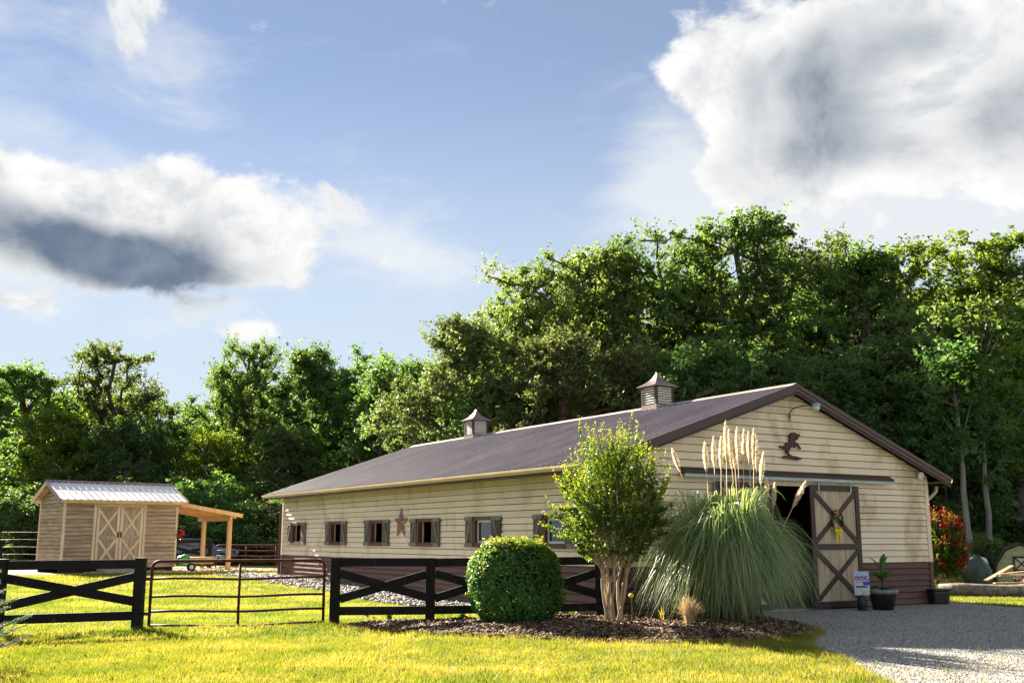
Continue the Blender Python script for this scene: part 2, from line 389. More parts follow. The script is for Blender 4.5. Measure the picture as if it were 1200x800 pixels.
M['straw'] = mat_surface('straw', (0.42, 0.33, 0.18), (0.58, 0.47, 0.27), (6, 6, 6), 0.9, 0.1, bump=.6)


def flat(name, c, rough=.6):
    if name not in M:
        M[name] = mat_surface(name, tuple(x * .93 for x in c), c, (20, 20, 20), rough, .3, objvar=0.0, bump=0)
    return M[name]


FOREST_A = mat_leaf('oak_leaf', [(0.060, 0.098, 0.034), (0.098, 0.142, 0.048), (0.165, 0.200, 0.064)], (1.9, 1.95, 0.9), .5)
FOREST_B = mat_leaf('maple_leaf', [(0.056, 0.112, 0.042), (0.090, 0.155, 0.054), (0.150, 0.210, 0.066)], (1.9, 1.95, 0.9), .5)
FOREST_C = mat_leaf('olive_leaf', [(0.068, 0.095, 0.034), (0.108, 0.135, 0.050), (0.170, 0.185, 0.075)], (1.7, 1.7, 1.0), .46)
FOREST_D = mat_leaf('bright_leaf', [(0.060, 0.110, 0.015), (0.100, 0.160, 0.020), (0.160, 0.220, 0.036)], (2.0, 1.95, 0.8), .52)

# ------------------------------------------------------------------ barn frame of reference
BA = R(31.74); BC = Vector((1.984, 21.566, 0))
GV = Vector((math.cos(BA), math.sin(BA), 0)); DV = Vector((-math.sin(BA), math.cos(BA), 0))
BW, BL = 9.907, 19.151
HE, HR, OG, OS = 3.089, 5.074, 0.262, 0.613
RG = BW / 2 + 0.244                             # ridge position across the gable
SPLIT = 1.017


def bw(g, d, z=0.0): return BC + GV * g + DV * d + Vector((0, 0, z))


def sstep(x, a, b):
    t = np.clip((x - a) / (b - a), 0, 1); return t * t * (3 - 2 * t)


def ground_z(x, y):
    """gentle rise along the far end of the barn"""
    x = np.asarray(x, float); y = np.asarray(y, float)
    g = (x - BC.x) * GV.x + (y - BC.y) * GV.y; d = (x - BC.x) * DV.x + (y - BC.y) * DV.y
    z = 0.30 * sstep(d, 3, 21) * (1 - sstep(g, 0.5, 7.0))
    und = 0.018 * np.sin(x * .9 + .7 * np.sin(y * .55)) * np.sin(y * .7 + .4) * sstep(y, 8, 12)
    return z + und * (1 - sstep(g, -2.5, -1.2) * (1 - sstep(g, 11, 12)) * sstep(d, -6, -1.0) * (1 - sstep(d, 20, 24)))


def gz(x, y): return float(ground_z(x, y))


# ------------------------------------------------------------------ ground
def spread(lims):
    out = []
    for a, b, s in lims: out += list(np.arange(a, b, s))
    return np.array(out + [lims[-1][1]])


gx = spread([(-1500, -200, 130), (-200, -45, 15), (-45, -22, 2.0), (-22, 22, 0.4), (22, 50, 2.0), (50, 200, 15), (200, 1500, 130)])
gy = spread([(-300, -20, 40), (-20, 8, 4), (8, 48, 0.4), (48, 110, 6), (110, 300, 20), (300, 3000, 200)])
XX, YY = np.meshgrid(gx, gy, indexing='ij')
V = np.stack([XX, YY, ground_z(XX, YY)], -1).reshape(-1, 3)
ii, jj = np.meshgrid(np.arange(len(gx) - 1), np.arange(len(gy) - 1), indexing='ij'); b0 = (ii * len(gy) + jj).ravel()
F = np.stack([b0, b0 + len(gy), b0 + len(gy) + 1, b0 + 1], 1)


def mat_ground():
    m = bpy.data.materials.new('lawn_ground'); m.use_nodes = True; T = NT(m.node_tree)
    P = T.n('ShaderNodeTexCoord').outputs['Object']
    a = T.ramp(T.noise(P, 0.9, 5, .6), .35, .65); b = T.ramp(T.noise(P, 14, 5, .65), .3, .7)
    c = T.mix(a, (0.115, 0.130, 0.022), (0.165, 0.165, 0.032)); c = T.mix(b, c, (0.075, 0.090, 0.018))
    d = T.ramp(T.noise(P, 2.3, 4, .6), .58, .72); c = T.mix(T.m('MULTIPLY', d, .45), c, (0.24, 0.19, 0.075))
    p = T.n('ShaderNodeBsdfPrincipled'); T.put(p.inputs['Base Color'], c); p.inputs['Roughness'].default_value = .95
    p.inputs['Specular IOR Level'].default_value = .1
    bp = T.n('ShaderNodeBump'); bp.inputs['Strength'].default_value = .8; bp.inputs['Distance'].default_value = .04
    T.put(bp.inputs['Height'], T.noise(P, 30, 5, .7)); T.put(p.inputs['Normal'], bp.outputs[0])
    T.put(T.n('ShaderNodeOutputMaterial').inputs[0], p.outputs[0]); return m


def mat_mix(name, c1, c2, c3, s1, s2, bump, bs, bdist=.03):
    m = bpy.data.materials.new(name); m.use_nodes = True; T = NT(m.node_tree)
    P = T.n('ShaderNodeTexCoord').outputs['Object']
    vo = T.n('ShaderNodeTexVoronoi'); T.put(vo.inputs['Vector'], P); vo.inputs['Scale'].default_value = s2
    sp = T.n('ShaderNodeSeparateColor'); T.put(sp.inputs[0], vo.outputs['Color'])
    c = T.mix(sp.outputs[0], c1, c2)
    c = T.mix(T.m('MULTIPLY', T.ramp(T.noise(P, s1, 6, .6), .45, .68), .75), c, c3)
    p = T.n('ShaderNodeBsdfPrincipled'); T.put(p.inputs['Base Color'], c); p.inputs['Roughness'].default_value = .9
    p.inputs['Specular IOR Level'].default_value = .25
    bp = T.n('ShaderNodeBump'); bp.inputs['Strength'].default_value = bump; bp.inputs['Distance'].default_value = bdist
    T.put(bp.inputs['Height'], T.m('ADD', T.noise(P, bs, 4, .7), T.m('MULTIPLY', vo.outputs['Distance'], -1.2))); T.put(p.inputs['Normal'], bp.outputs[0])
    T.put(T.n('ShaderNodeOutputMaterial').inputs[0], p.outputs[0]); return m


M['gravel'] = mat_mix('gravel', (0.20, 0.195, 0.20), (0.48, 0.465, 0.455), (0.34, 0.285, 0.215), .55, 38, .8, 55)
M['mulch'] = mat_mix('mulch', (0.020, 0.014, 0.011), (0.065, 0.042, 0.028), (0.16, 0.10, 0.055), .9, 14, 1.0, 20, .06)
M['dirt'] = mat_mix('dirt', (0.20, 0.15, 0.10), (0.34, 0.27, 0.19), (0.13, 0.14, 0.05), .6, 10, .6, 20)

g_obj = link('ground', np_mesh('ground', V, F, mat_ground(), True)); tag(g_obj, kind='structure')


def in_poly(px, py, poly):
    px = np.asarray(px); py = np.asarray(py); r = np.zeros(px.shape, bool); n = len(poly)
    for i in range(n):
        x0, y0 = poly[i]; x1, y1 = poly[(i + 1) % n]
        if y0 == y1: continue
        c = ((y0 > py) != (y1 > py)) & (px < (x1 - x0) * (py - y0) / (y1 - y0) + x0); r ^= c
    return r


def smooth_poly(pts, it=3):
    p = [Vector((a, b)) for a, b in pts]
    for _ in range(it):
        q = []
        for i in range(len(p)):
            a, b = p[i], p[(i + 1) % len(p)]; q += [a * .75 + b * .25, a * .25 + b * .75]
        p = q
    return [(v.x, v.y) for v in p]


def sheet(name, poly, mat, lift=0.004, step=0.25, hfun=None, jag=0.0, seed=1):
    """a ground patch clipped from a fine grid, with its border vertices snapped to the outline"""
    import bmesh
    bm = bmesh.new(); rnd = random.Random(seed)
    vs = [bm.verts.new((x + rnd.uniform(-jag, jag), y + rnd.uniform(-jag, jag), 0)) for x, y in poly]
    bm.faces.new(vs)
    xs = [p[0] for p in poly]; ys = [p[1] for p in poly]
    for a0, a1, nrm in ((min(xs), max(xs), (1, 0, 0)), (min(ys), max(ys), (0, 1, 0))):
        k = a0 + step
        while k < a1:
            co = (k, 0, 0) if nrm[0] else (0, k, 0)
            bmesh.ops.bisect_plane(bm, geom=bm.verts[:] + bm.edges[:] + bm.faces[:], plane_co=co, plane_no=nrm); k += step
    for v in bm.verts:
        v.co.z = gz(v.co.x, v.co.y) + lift + (hfun(v.co.x, v.co.y) if hfun else 0)
    bmesh.ops.recalc_face_normals(bm, faces=bm.faces[:])
    me = bpy.data.meshes.new(name); bm.to_mesh(me); bm.free()
    if me.polygons and sum(p.normal.z for p in me.polygons) < 0: me.flip_normals()
    me.polygons.foreach_set('use_smooth', [True] * len(me.polygons))
    o = link(name, me, mat); return tag(o, kind='structure')


def w2(g, d): p = bw(g, d); return (p.x, p.y)


GRAVEL = [(4.12, 8.0), (4.12, 12.3), (4.3, 14.4), (4.35, 16.2), (4.75, 17.6), (5.3, 18.9), (5.0, 20.5), w2(2.4, 0.03), w2(BW + .1, 0.03), w2(BW + .35, 1.2), w2(BW + 1.2, .6), (11.35, 27.0), (11.7, 25.6), (13.2, 24.6), (30, 22.0), (30, 8.0)]
gr_out = GRAVEL[:8] + GRAVEL[8:]
gravel = sheet('driveway', gr_out, M['gravel'], 0.004, .6, jag=.05)
BED = smooth_poly([(-3.15, 19.55), (-2.4, 18.75), (-.55, 17.75), (.9, 17.0), (2.1, 16.65), (3.5, 16.8), (4.7, 17.5), (5.35, 18.8), (5.3, 20.6), w2(3.0, -.05), w2(-.05, -.1), (1.4, 21.75), (.2, 21.3), (-1.5, 20.85), (-2.9, 20.35)], 2)


def bed_h(x, y):
    c = min(math.hypot(x - bx, y - by) for bx, by in BED)
    return 0.13 * min(1.0, c / 0.8) ** .7 + 0.02 * math.sin(x * 5) * math.sin(y * 6)


bed = sheet('planting_bed', BED, M['mulch'], 0.008, .18, bed_h)
tag(bed, kind='structure')
DIRT = smooth_poly([(-19.5, 37.6), (-14, 39.2), (-10.5, 40.6), (-8.5, 42.0), (-9.0, 50.0), (-15, 50), (-24, 46.5), (-23, 40)], 2)
sheet('dirt_yard', DIRT, M['dirt'], 0.006, .8, jag=.12)
STONES = [w2(-1.75, 4.2), w2(-1.95, 7), w2(-1.55, 11), w2(-1.9, 15), w2(-1.6, 19), w2(-2.2, 21), w2(-.6, 21.4), w2(-.02, 19.5), w2(-.02, 4.2)]
sheet('stone_strip', smooth_poly(STONES, 1), M['gravel'], 0.006, .6, jag=.05)

# ------------------------------------------------------------------ barn
barn = tag(empty('barn', BC, BA), 'long cream horse barn with brown skirt, brown metal roof and two cupolas', 'barn')


def roof_z(g): return HE + (g + OS) * (HR - HE) / (RG + OS) if g <= RG else HR - (g - RG) * (HR - HE) / (BW + OS - RG)


TH = 0.16
WIN = [(17.67, 0), (14.21, 0), (11.15, 0), (8.09, 0), (5.03, 1), (1.93, 1)]
WZ0, WZ1, WHW = 1.46, 2.03, 0.46                # clear opening
DOOR = (3.75, 6.35, 2.76)


def wall_with_holes(along, lo, hi, z0, z1, holes, t0, t1):
    """sheathing built from boxes round rectangular openings; along = 'd' or 'g'"""
    mb = MB(); cuts = sorted(holes); pos = lo
    def bx(a, b, za, zb):
        if b - a < 1e-4 or zb - za < 1e-4: return
        if along == 'd': mb.box(t0, t1, a, b, za, zb)
        else: mb.box(a, b, t0, t1, za, zb)
    for a, b, za, zb in cuts:
        bx(pos, a, z0, z1); bx(a, b, z0, za); bx(a, b, zb, z1); pos = b
    bx(pos, hi, z0, z1)
    return mb


whole = [(c - WHW, c + WHW, WZ0, WZ1) for c, _ in WIN]
long_wall = wall_with_holes('d', .05, BL - .05, 0, 3.13, whole, .03, .12).build('wall', M['sheath'], barn)
gable_wall = wall_with_holes('g', .12, BW - .12, 0, 3.0, [(DOOR[0], DOOR[1], 0, DOOR[2])], .03, .12)
gable_wall.prism([(.12, 3.0), (BW - .12, 3.0), (BW - .12, roof_z(BW - .12) - TH), (RG, HR - TH), (.12, roof_z(.12) - TH)], .03, .12)
gable_wall = gable_wall.build('wall', M['sheath'], barn)
rw_ = MB(); rw_.box(BW - .12, BW - .03, .12, BL - .12, 0, 3.13); right_wall = rw_.build('wall', M['sheath'], barn)
bk_ = MB(); bk_.prism([(.12, 0), (BW - .12, 0), (BW - .12, roof_z(BW - .12) - TH), (RG, HR - TH), (.12, roof_z(.12) - TH)], BL - .12, BL - .03); back_wall = bk_.build('wall', M['sheath'], barn)
MB().box(.12, BW - .12, .12, BL - .12, -.2, .02).build('floor_slab', M['concrete'], barn)


def lap(mb, side, a0, a1, zb, zt, b0=None, b1=None, P=0.034, p=0.004):
    """one lapped board: thick bottom edge, thin top; a* = ends at the bottom, b* = ends at the top"""
    b0 = a0 if b0 is None else b0; b1 = a1 if b1 is None else b1
    if side == 'long':      # faces -g
        mb.hexa([(-P, a0, zb), (.03, a0, zb), (.03, a1, zb), (-P, a1, zb), (-p, b0, zt), (.03, b0, zt), (.03, b1, zt), (-p, b1, zt)])
    elif side == 'right':
        mb.hexa([(BW - .03, a0, zb), (BW + P, a0, zb), (BW + P, a1, zb), (BW - .03, a1, zb), (BW - .03, b0, zt), (BW + p, b0, zt), (BW + p, b1, zt), (BW - .03, b1, zt)])
    elif side == 'gable':
        mb.hexa([(a0, -P, zb), (a1, -P, zb), (a1, .03, zb), (a0, .03, zb), (b0, -p, zt), (b1, -p, zt), (b1, .03, zt), (b0, .03, zt)])
    else:
        mb.hexa([(a0, BL - .03, zb), (a1, BL - .03, zb), (a1, BL + P, zb), (a0, BL + P, zb), (b0, BL - .03, zt), (b1, BL - .03, zt), (b1, BL + p, zt), (b0, BL + p, zt)])


def course_runs(lo, hi, zb, zt, holes):
    runs = [(lo, hi)]
    for a, b, za, zc in holes:
        if zt <= za + .01 or zb >= zc - .01: continue
        runs = [q for r in runs for q in ((r[0], min(r[1], a)), (max(r[0], b), r[1])) if q[1] - q[0] > .02]
    return runs


rnd = random.Random(3)


def courses(side, parent, lo, hi, zs, holes, mat, joints=True):
    for zb, zt in zs:
        runs = course_runs(lo, hi, zb, zt, holes)
        for a, b in runs:
            cuts = [a, b]
            if joints and b - a > 6:
                cuts = [a] + [a + (b - a) * (k + rnd.uniform(.25, .75)) / max(1, int((b - a) / 5)) for k in range(int((b - a) / 5))] + [b]
            for c0, c1 in zip(cuts[:-1], cuts[1:]):
                if c1 - c0 < .05: continue
                mb = MB(); dz = rnd.uniform(-.004, .004)
                lap(mb, side, c0 + .002, c1 - .002, zb + dz + .004, zt - .010, P=.034 + rnd.uniform(-.004, .004)); mb.build('siding_board', mat, parent)


def steps(z0, z1, n): return [(z0 + (z1 - z0) * i / n, z0 + (z1 - z0) * (i + 1) / n) for i in range(n)]


brown_z = steps(.03, SPLIT, 7)
cream_z = steps(SPLIT, 3.115, 14)
courses('long', long_wall, .06, BL - .06, brown_z, whole, M['brown_side'])
courses('long', long_wall, .06, BL - .06, cream_z, whole, M['cream_long'])
courses('right', right_wall, .06, BL - .06, brown_z[::1], [], M['brown_side'], False)
courses('right', right_wall, .06, BL - .06, cream_z, [], M['cream_long'], False)
dh = [(DOOR[0], DOOR[1], -1, DOOR[2])]
courses('gable', gable_wall, .06, BW - .06, brown_z, dh, M['brown_side'])
courses('gable', gable_wall, .06, BW - .06, steps(SPLIT, 2.92, 13), dh, M['cream_gable'])
courses('back', back_wall, .06, BW - .06, brown_z, [], M['brown_side'], False)
courses('back', back_wall, .06, BW - .06, steps(SPLIT, 2.92, 13), [], M['cream_gable'], False)
# the upper gable: its boards hang 25 mm proud of those below
zt_all = steps(2.92, HR - TH - .02, 12)
sl = (HR - HE) / (RG + OS); sr = (HR - HE) / (BW + OS - RG)


def rake_g(z):           # left and right limits of the gable triangle under the roof at height z
    zz = z + TH + .01
    return max(-.03, (zz - HE) / sl - OS), min(BW + .03, RG + (HR - zz) / sr)


for side, par in (('gable', gable_wall), ('back', back_wall)):
    for zb, zt in zt_all:
        a0, a1 = rake_g(zb); b0, b1 = rake_g(zt - .010)
        if b1 - b0 < .02: b0 = b1 = (b0 + b1) / 2
        mb = MB(); pz = .06 + rnd.uniform(-.004, .004)
        if zt < zt_all[1][1] and side == 'gable':
            mid = (a0 + a1) / 2 + rnd.uniform(-2, 2)
            lap(mb, side, a0, mid - .002, zb + .004, zt - .010, b0, mid - .002, P=pz, p=.03); mb.build('siding_board', M['cream_gable'], par)
            mb = MB(); lap(mb, side, mid + .002, a1, zb + .004, zt - .010, mid + .002, b1, P=pz, p=.03)
        else:
            lap(mb, side, a0, a1, zb + .004, zt - .010, b0, b1, P=pz, p=.03)
        mb.build('siding_board', M['cream_gable'], par)
# corner boards
for gx_, dy_ in ((0, 0), (BW, 0), (0, BL), (BW, BL)):
    sx = -1 if gx_ == 0 else 1; sy = -1 if dy_ == 0 else 1
    for (za, zb, mt) in ((0.0, SPLIT, M['brown_side']), (SPLIT + .002, 2.915, M['cream_gable'])):
        mb = MB()
        x0, x1 = sorted((gx_ + sx * .042, gx_ - sx * .09)); y0, y1 = sorted((dy_ + sy * .042, dy_ + sy * .003)); mb.box(x0, x1, y0, y1, za, zb)
        x0, x1 = sorted((gx_ + sx * .042, gx_ + sx * .003)); y0, y1 = sorted((dy_ + sy * .003, dy_ - sy * .09)); mb.box(x0, x1, y0, y1, za, zb)
        mb.build('corner_board', mt, barn)

# windows with shutters
for c, kind in WIN:
    fr = MB(); fw = .10
    fr.box(-.055, .10, c - WHW - .02, c - WHW + fw - .02, WZ0 - .08, WZ1 + .08)
    fr.box(-.055, .10, c + WHW - fw + .02, c + WHW + .02, WZ0 - .08, WZ1 + .08)
    fr.box(-.052, .10, c - WHW + fw - .02, c + WHW - fw + .02, WZ1 - .01, WZ1 + .08)
    fr.box(-.052, .10, c - WHW + fw - .02, c + WHW - fw + .02, WZ0 - .08, WZ0 + .02)
    wobj = fr.build('window', M['brown_side'], barn)
    MB().box(-.085, -.054, c - WHW + .05, c + WHW - .05, WZ0 - .085, WZ0 - .03).build('sill', M['brown_side'], wobj)
    if kind:
        sh = MB(); i0, i1 = c - WHW + fw - .02, c + WHW - fw + .02
        sh.box(.02, .06, i0, i0 + .045, WZ0 + .02, WZ1 - .01); sh.box(.02, .06, i1 - .045, i1, WZ0 + .02, WZ1 - .01)
        sh.box(.02, .06, i0 + .045, i1 - .045, WZ1 - .055, WZ1 - .01); sh.box(.02, .06, i0 + .045, i1 - .045, WZ0 + .02, WZ0 + .065)
        sh.build('sash', M['sash'], wobj)
        MB().box(.035, .042, i0 + .045, i1 - .045, WZ0 + .065, WZ1 - .055).build('pane', M['glass'], wobj)
    else:
        i0 = c + WHW - fw - .04
        MB().box(.04, .07, i0 - .045, i0, WZ0 + .02, WZ1 - .01).build('sash', M['door_raw'], wobj)
    for s in (-1, 1):
        e0 = c + s * (WHW + .025); e1 = c + s * (WHW + .385)
        y0, y1 = min(e0, e1), max(e0, e1)
        nb = 3; shb = MB()
        for k in range(nb):
            shb.box(-.065, -.036, y0 + (y1 - y0) * k / nb + .003, y0 + (y1 - y0) * (k + 1) / nb - .003, WZ0 - .08, WZ1 + .08)
        so = shb.build('shutter', M['weathered'], wobj)
        for zz in (WZ0 - .03, WZ1 + .03):
            MB().box(-.09, -.066, y0 - .012, y1 + .012, zz - .045, zz + .045).build('batten', M['batten'], so)
        za, zb2 = (WZ0 + .03, WZ1 - .03); ya, yb = (y0 + .07, y1 - .07)
        if s < 0: ya, yb = yb, ya
        MB().bar((-.078, yb, za), (-.078, ya, zb2), .022, .055, (0, 1, .3)).build('brace', M['batten'], so)

# doors on the track
def barn_door(g0, g1, zb, zt):
    n = 9; pn = MB()
    for k in range(n): pn.box(g0 + .03 + (g1 - g0 - .06) * k / n + .0015, g0 + .03 + (g1 - g0 - .06) * (k + 1) / n - .0015, -.105, -.075, zb + .03, zt - .03)
    d = pn.build('door', M['door_panel'], barn)
    w = .13; zm = 1.40
    for a in (g0, g1 - w): MB().box(a, a + w, -.135, -.106, zb, zt).build('stile', M['brown_trim'], d)
    for z in (zb, zm - w / 2, zt - w): MB().box(g0 + w, g1 - w, -.133, -.106, z, z + w).build('rail', M['brown_trim'], d)
    for za, zc in ((zb + w, zm - w / 2), (zm + w / 2, zt - w)):
        MB().bar((g0 + w, -.117, za + .04), (g1 - w, -.117, zc - .04), .022, .11, (0, 0, 1)).build('brace', M['brown_trim'], d)
        MB().bar((g0 + w, -.128, zc - .04), (g1 - w, -.128, za + .04), .020, .11, (0, 0, 1)).build('brace', M['brown_trim'], d)
    for a in (g0 + .28, g1 - .28):
        hg = MB(); hg.box(a - .02, a + .02, -.15, -.136, zt - .14, 2.90); hg.build('hanger', M['track'], d)
    return d


barn_door(5.62, 7.26, .05, 2.80)
barn_door(2.72, 4.36, .05, 2.80)
tk = MB(); tk.hexa([(1.80, -.20, 2.945), (8.50, -.20, 2.945), (8.50, -.05, 2.945), (1.80, -.05, 2.945), (1.80, -.20, 2.985), (8.50, -.20, 2.985), (8.50, -.05, 3.07), (1.80, -.05, 3.07)])
tko = tk.build('door_track', M['brown_trim'], barn)
MB().box(1.85, 8.42, -.185, -.12, 2.875, 2.943).build('rail', M['track'], tko)
MB().box(DOOR[0] - .12, DOOR[1] + .12, -.06, -.027, DOOR[2], DOOR[2] + .12).build('door_header', M['raw_trim'], barn)
for a in (DOOR[0] - .1, DOOR[1]): MB().box(a, a + .1, -.06, .1, .02, DOOR[2] - .002).build('door_jamb', M['brown_trim'], barn)

# roof: decking, ribbed sheets, trims
rf = MB()
rf.hexa([(-OS, -OG, HE - .10), (RG, -OG, HR - .10), (RG, BL + OG, HR - .10), (-OS, BL + OG, HE - .10), (-OS, -OG, HE - .022), (RG, -OG, HR - .022), (RG, BL + OG, HR - .022), (-OS, BL + OG, HE - .022)])
rf.hexa([(RG, -OG, HR - .10), (BW + OS, -OG, HE - .10), (BW + OS, BL + OG, HE - .10), (RG, BL + OG, HR - .10), (RG, -OG, HR - .022), (BW + OS, -OG, HE - .022), (BW + OS, BL + OG, HE - .022), (RG, BL + OG, HR - .022)])
roof = rf.build('roof', M['brown_trim'], barn)
NP = 22; PWD = (BL + 2 * OG) / NP


def panel_mesh(ga, za, gb, zb):
    prof = []; nr = 4; sp_ = PWD / nr
    for k in range(nr):
        y = k * sp_
        prof += [(y, 0), (y + sp_ * .36, 0), (y + sp_ * .42, .036), (y + sp_ * .58, .036), (y + sp_ * .64, 0)]
    prof.append((PWD, 0))
    mb = MB(); n = len(prof)
    vs = [(ga, y, za - .020 + h) for y, h in prof] + [(gb, y, zb - .020 + h) for y, h in prof] + [(ga, y, za - .0215) for y, h in prof] 
    fs = [(i, i + 1, n + i + 1, n + i) for i in range(n - 1)] + [(2 * n + i, 2 * n + i + 1, i + 1, i) for i in range(n - 1)]
    mb.add(vs, fs); return mb.mesh('roof_panel')


pmL = panel_mesh(-OS - .03, HE - .012, RG, HR); pmR = panel_mesh(BW + OS + .03, HE - .012, RG, HR); pmR.flip_normals()
for pm in (pmL, pmR):
    for k in range(NP):
        o = link('roof_panel', pm, M['roof_metal'], roof); o.location = (0, -OG + k * PWD, 0.0003 * (k % 2))
rc = MB(); w = .17
rc.add([(RG - w, -OG - .03, HR + .015 - w * sl), (RG, -OG - .03, HR + .035), (RG + w, -OG - .03, HR + .015 - w * sr), (RG - w, BL + OG + .03, HR + .015 - w * sl), (RG, BL + OG + .03, HR + .035), (RG + w, BL + OG + .03, HR + .015 - w * sr)], [(0, 1, 4, 3), (1, 2, 5, 4)])
rc.build('ridge_cap', M['ridge_metal'], roof)
# rake trim on both gables: a metal edge over two stepped boards
for d0, s in ((-OG, -1), (BL + OG, 1)):
    for (dz0, dz1, t0, t1, mt) in ((-.075, .018, .0, .045, M['brown_metal']), (-.165, -.078, .0, .028, M['brown_metal']), (-.225, -.168, -.03, .012, M['brown_trim'])):
        for ga, za, gb, zb in ((-OS - .03, HE - .01, RG, HR), (RG, HR, BW + OS + .03, HE - .01)):
            y0, y1 = sorted((d0 + s * t0, d0 + s * t1))
            mb = MB(); mb.hexa([(ga, y0, za + dz0), (gb, y0, zb + dz0), (gb, y1, zb + dz0), (ga, y1, za + dz0), (ga, y0, za + dz1), (gb, y0, zb + dz1), (gb, y1, zb + dz1), (ga, y1, za + dz1)])
            mb.build('rake_trim', mt, roof)
for s, ge in ((-1, -OS), (1, BW + OS)):
    x0, x1 = sorted((ge, ge + s * .02)); MB().box(x0, x1, -OG + .002, BL + OG - .002, HE - .19, HE - .026).build('fascia', M['brown_trim'], roof)
    gt = MB(); e = ge + s * .024
    pr = [(0, -.03), (0, -.13), (.07, -.13), (.105, -.07), (.105, -.022), (.095, -.022), (.095, -.065), (.065, -.12), (.012, -.12), (.012, -.03)]
    pr = [(e + s * a, HE + b) for a, b in pr]
    n = len(pr); vs = [(x, -OG - .0, z) for x, z in pr] + [(x, BL + OG, z) for x, z in pr]
    fs = [(i, (i + 1) % n, n + (i + 1) % n, n + i) for i in range(n)] + [tuple(range(n)), tuple(reversed(range(n, 2 * n)))]
    gt.add(vs, fs); gt.build('gutter', M['gutter'], roof)
    # soffit over the side overhang
    x0, x1 = sorted((ge - s * .003, -.03 if s < 0 else BW + .03)); MB().box(x0, x1, -OG + .01, BL + OG - .01, HE - .13, HE - .105).build('soffit', M['brown_trim'], roof)
dsp = MB(); dsp.tube([(-OS - .07, BL + .12, HE - .13), (-OS - .07, BL + .12, HE - .28), (-.35, BL + .06, HE - .40), (-.09, BL + .03, HE - .52), (-.09, BL + .03, .25), (-.22, BL + .03, .12)], .042, 8)
dsp.build('downspout', M['brown_metal'], roof)
dsp = MB(); dsp.tube([(BW + OS - .02, .12, HE - .20), (BW + OS - .05, .12, HE - .32), (BW + .30, .1, HE - .48), (BW + .10, .08, HE - .60), (BW + .10, .08, .2)], .042, 8)
dsp.build('downspout', M['gutter'], roof)

# cupolas
for cd_ in (4.7, 14.55):
    bs, hb = .31, HR + .52
    cu = MB(); cu.box(RG - bs + .03, RG + bs - .03, cd_ - bs + .03, cd_ + bs - .03, HR - .22, hb)
    cuo = cu.build('cupola', M['dark_wood'], barn)
    bz = HR + .03
    MB().box(RG - bs, RG + bs, cd_ - bs, cd_ + bs, HR - .24, bz).build('curb', M['ridge_metal'], cuo)
    for sx in (-1, 1):
        for sy in (-1, 1):
            x0, x1 = sorted((RG + sx * bs, RG + sx * (bs - .07))); y0, y1 = sorted((cd_ + sy * bs, cd_ + sy * (bs - .07)))
            MB().box(x0, x1, y0, y1, bz, hb).build('corner_post', M['brown_trim'], cuo)
    for k in range(7):
        z = bz + .03 + k * (hb - bz - .03) / 7; z2 = z + .045
        for s in (-1, 1):
            xo = RG + s * (bs - .008); xi = RG + s * (bs - .045)
            a, b = cd_ - bs + .07, cd_ + bs - .07
            m1 = MB(); m1.hexa([(min(xo, xi), a, z if s < 0 else z2), (max(xo, xi), a, z2 if s < 0 else z), (max(xo, xi), b, z2 if s < 0 else z), (min(xo, xi), b, z if s < 0 else z2)] + [(min(xo, xi), a, (z if s < 0 else z2) + .018), (max(xo, xi), a, (z2 if s < 0 else z) + .018), (max(xo, xi), b, (z2 if s < 0 else z) + .018), (min(xo, xi), b, (z if s < 0 else z2) + .018)])
            m1.build('louver', M['white_slat'], cuo)
            yo = cd_ + s * (bs - .008); yi = cd_ + s * (bs - .045); a, b = RG - bs + .07, RG + bs - .07
            lo, hi = min(yo, yi), max(yo, yi); zl, zh = (z, z2) if s < 0 else (z2, z)
            m1 = MB(); m1.hexa([(a, lo, zl), (b, lo, zl), (b, hi, zh), (a, hi, zh), (a, lo, zl + .018), (b, lo, zl + .018), (b, hi, zh + .018), (a, hi, zh + .018)])
            m1.build('louver', M['white_slat'], cuo)
    cp = MB(); prof = [(.40, 0), (.40, .025), (.28, .085), (.17, .17), (.085, .27), (.03, .37), (.012, .41)]; n0_ = None
    vs = []
    for r_, z_ in prof:
        vs += [(RG - r_, cd_ - r_, hb + z_), (RG + r_, cd_ - r_, hb + z_), (RG + r_, cd_ + r_, hb + z_), (RG - r_, cd_ + r_, hb + z_)]
    fs = [(3, 2, 1, 0)]
    for i in range(len(prof) - 1):
        for k in range(4):
            k2 = (k + 1) % 4; fs.append((i * 4 + k, i * 4 + k2, i * 4 + 4 + k2, i * 4 + 4 + k))
    fs.append(tuple((len(prof) - 1) * 4 + k for k in range(4)))
    cp.add(vs, fs); cp.build('cap', M['cap_metal'], cuo)

# things fixed to the barn
def on_barn(name, g, d, z, label, cat): 
    o = empty(name, bw(g, d, z), BA); return tag(o, label, cat)


st = MB(); c_ = (0, 0)
pts = []
for k in range(10):
    a = math.pi / 2 + k * math.pi / 5; r_ = .47 if k % 2 == 0 else .17
    pts.append((r_ * math.cos(a), r_ * math.sin(a)))
vs = [(-.11, 0, 0)] + [(0, -x, z) for x, z in pts] + [(.012, 0, 0)]
fs = []
for k in range(10):
    a, b = 1 + k, 1 + (k + 1) % 10; fs += [(0, a, b), (11, b, a)]
st.add(vs, fs)
so = st.build('wall_star', M['rust']); so.location = bw(-.045, 9.55, 1.99); so.rotation_euler = (0, 0, BA)
tag(so, 'rusty five pointed metal star hung between two stall windows', 'star')

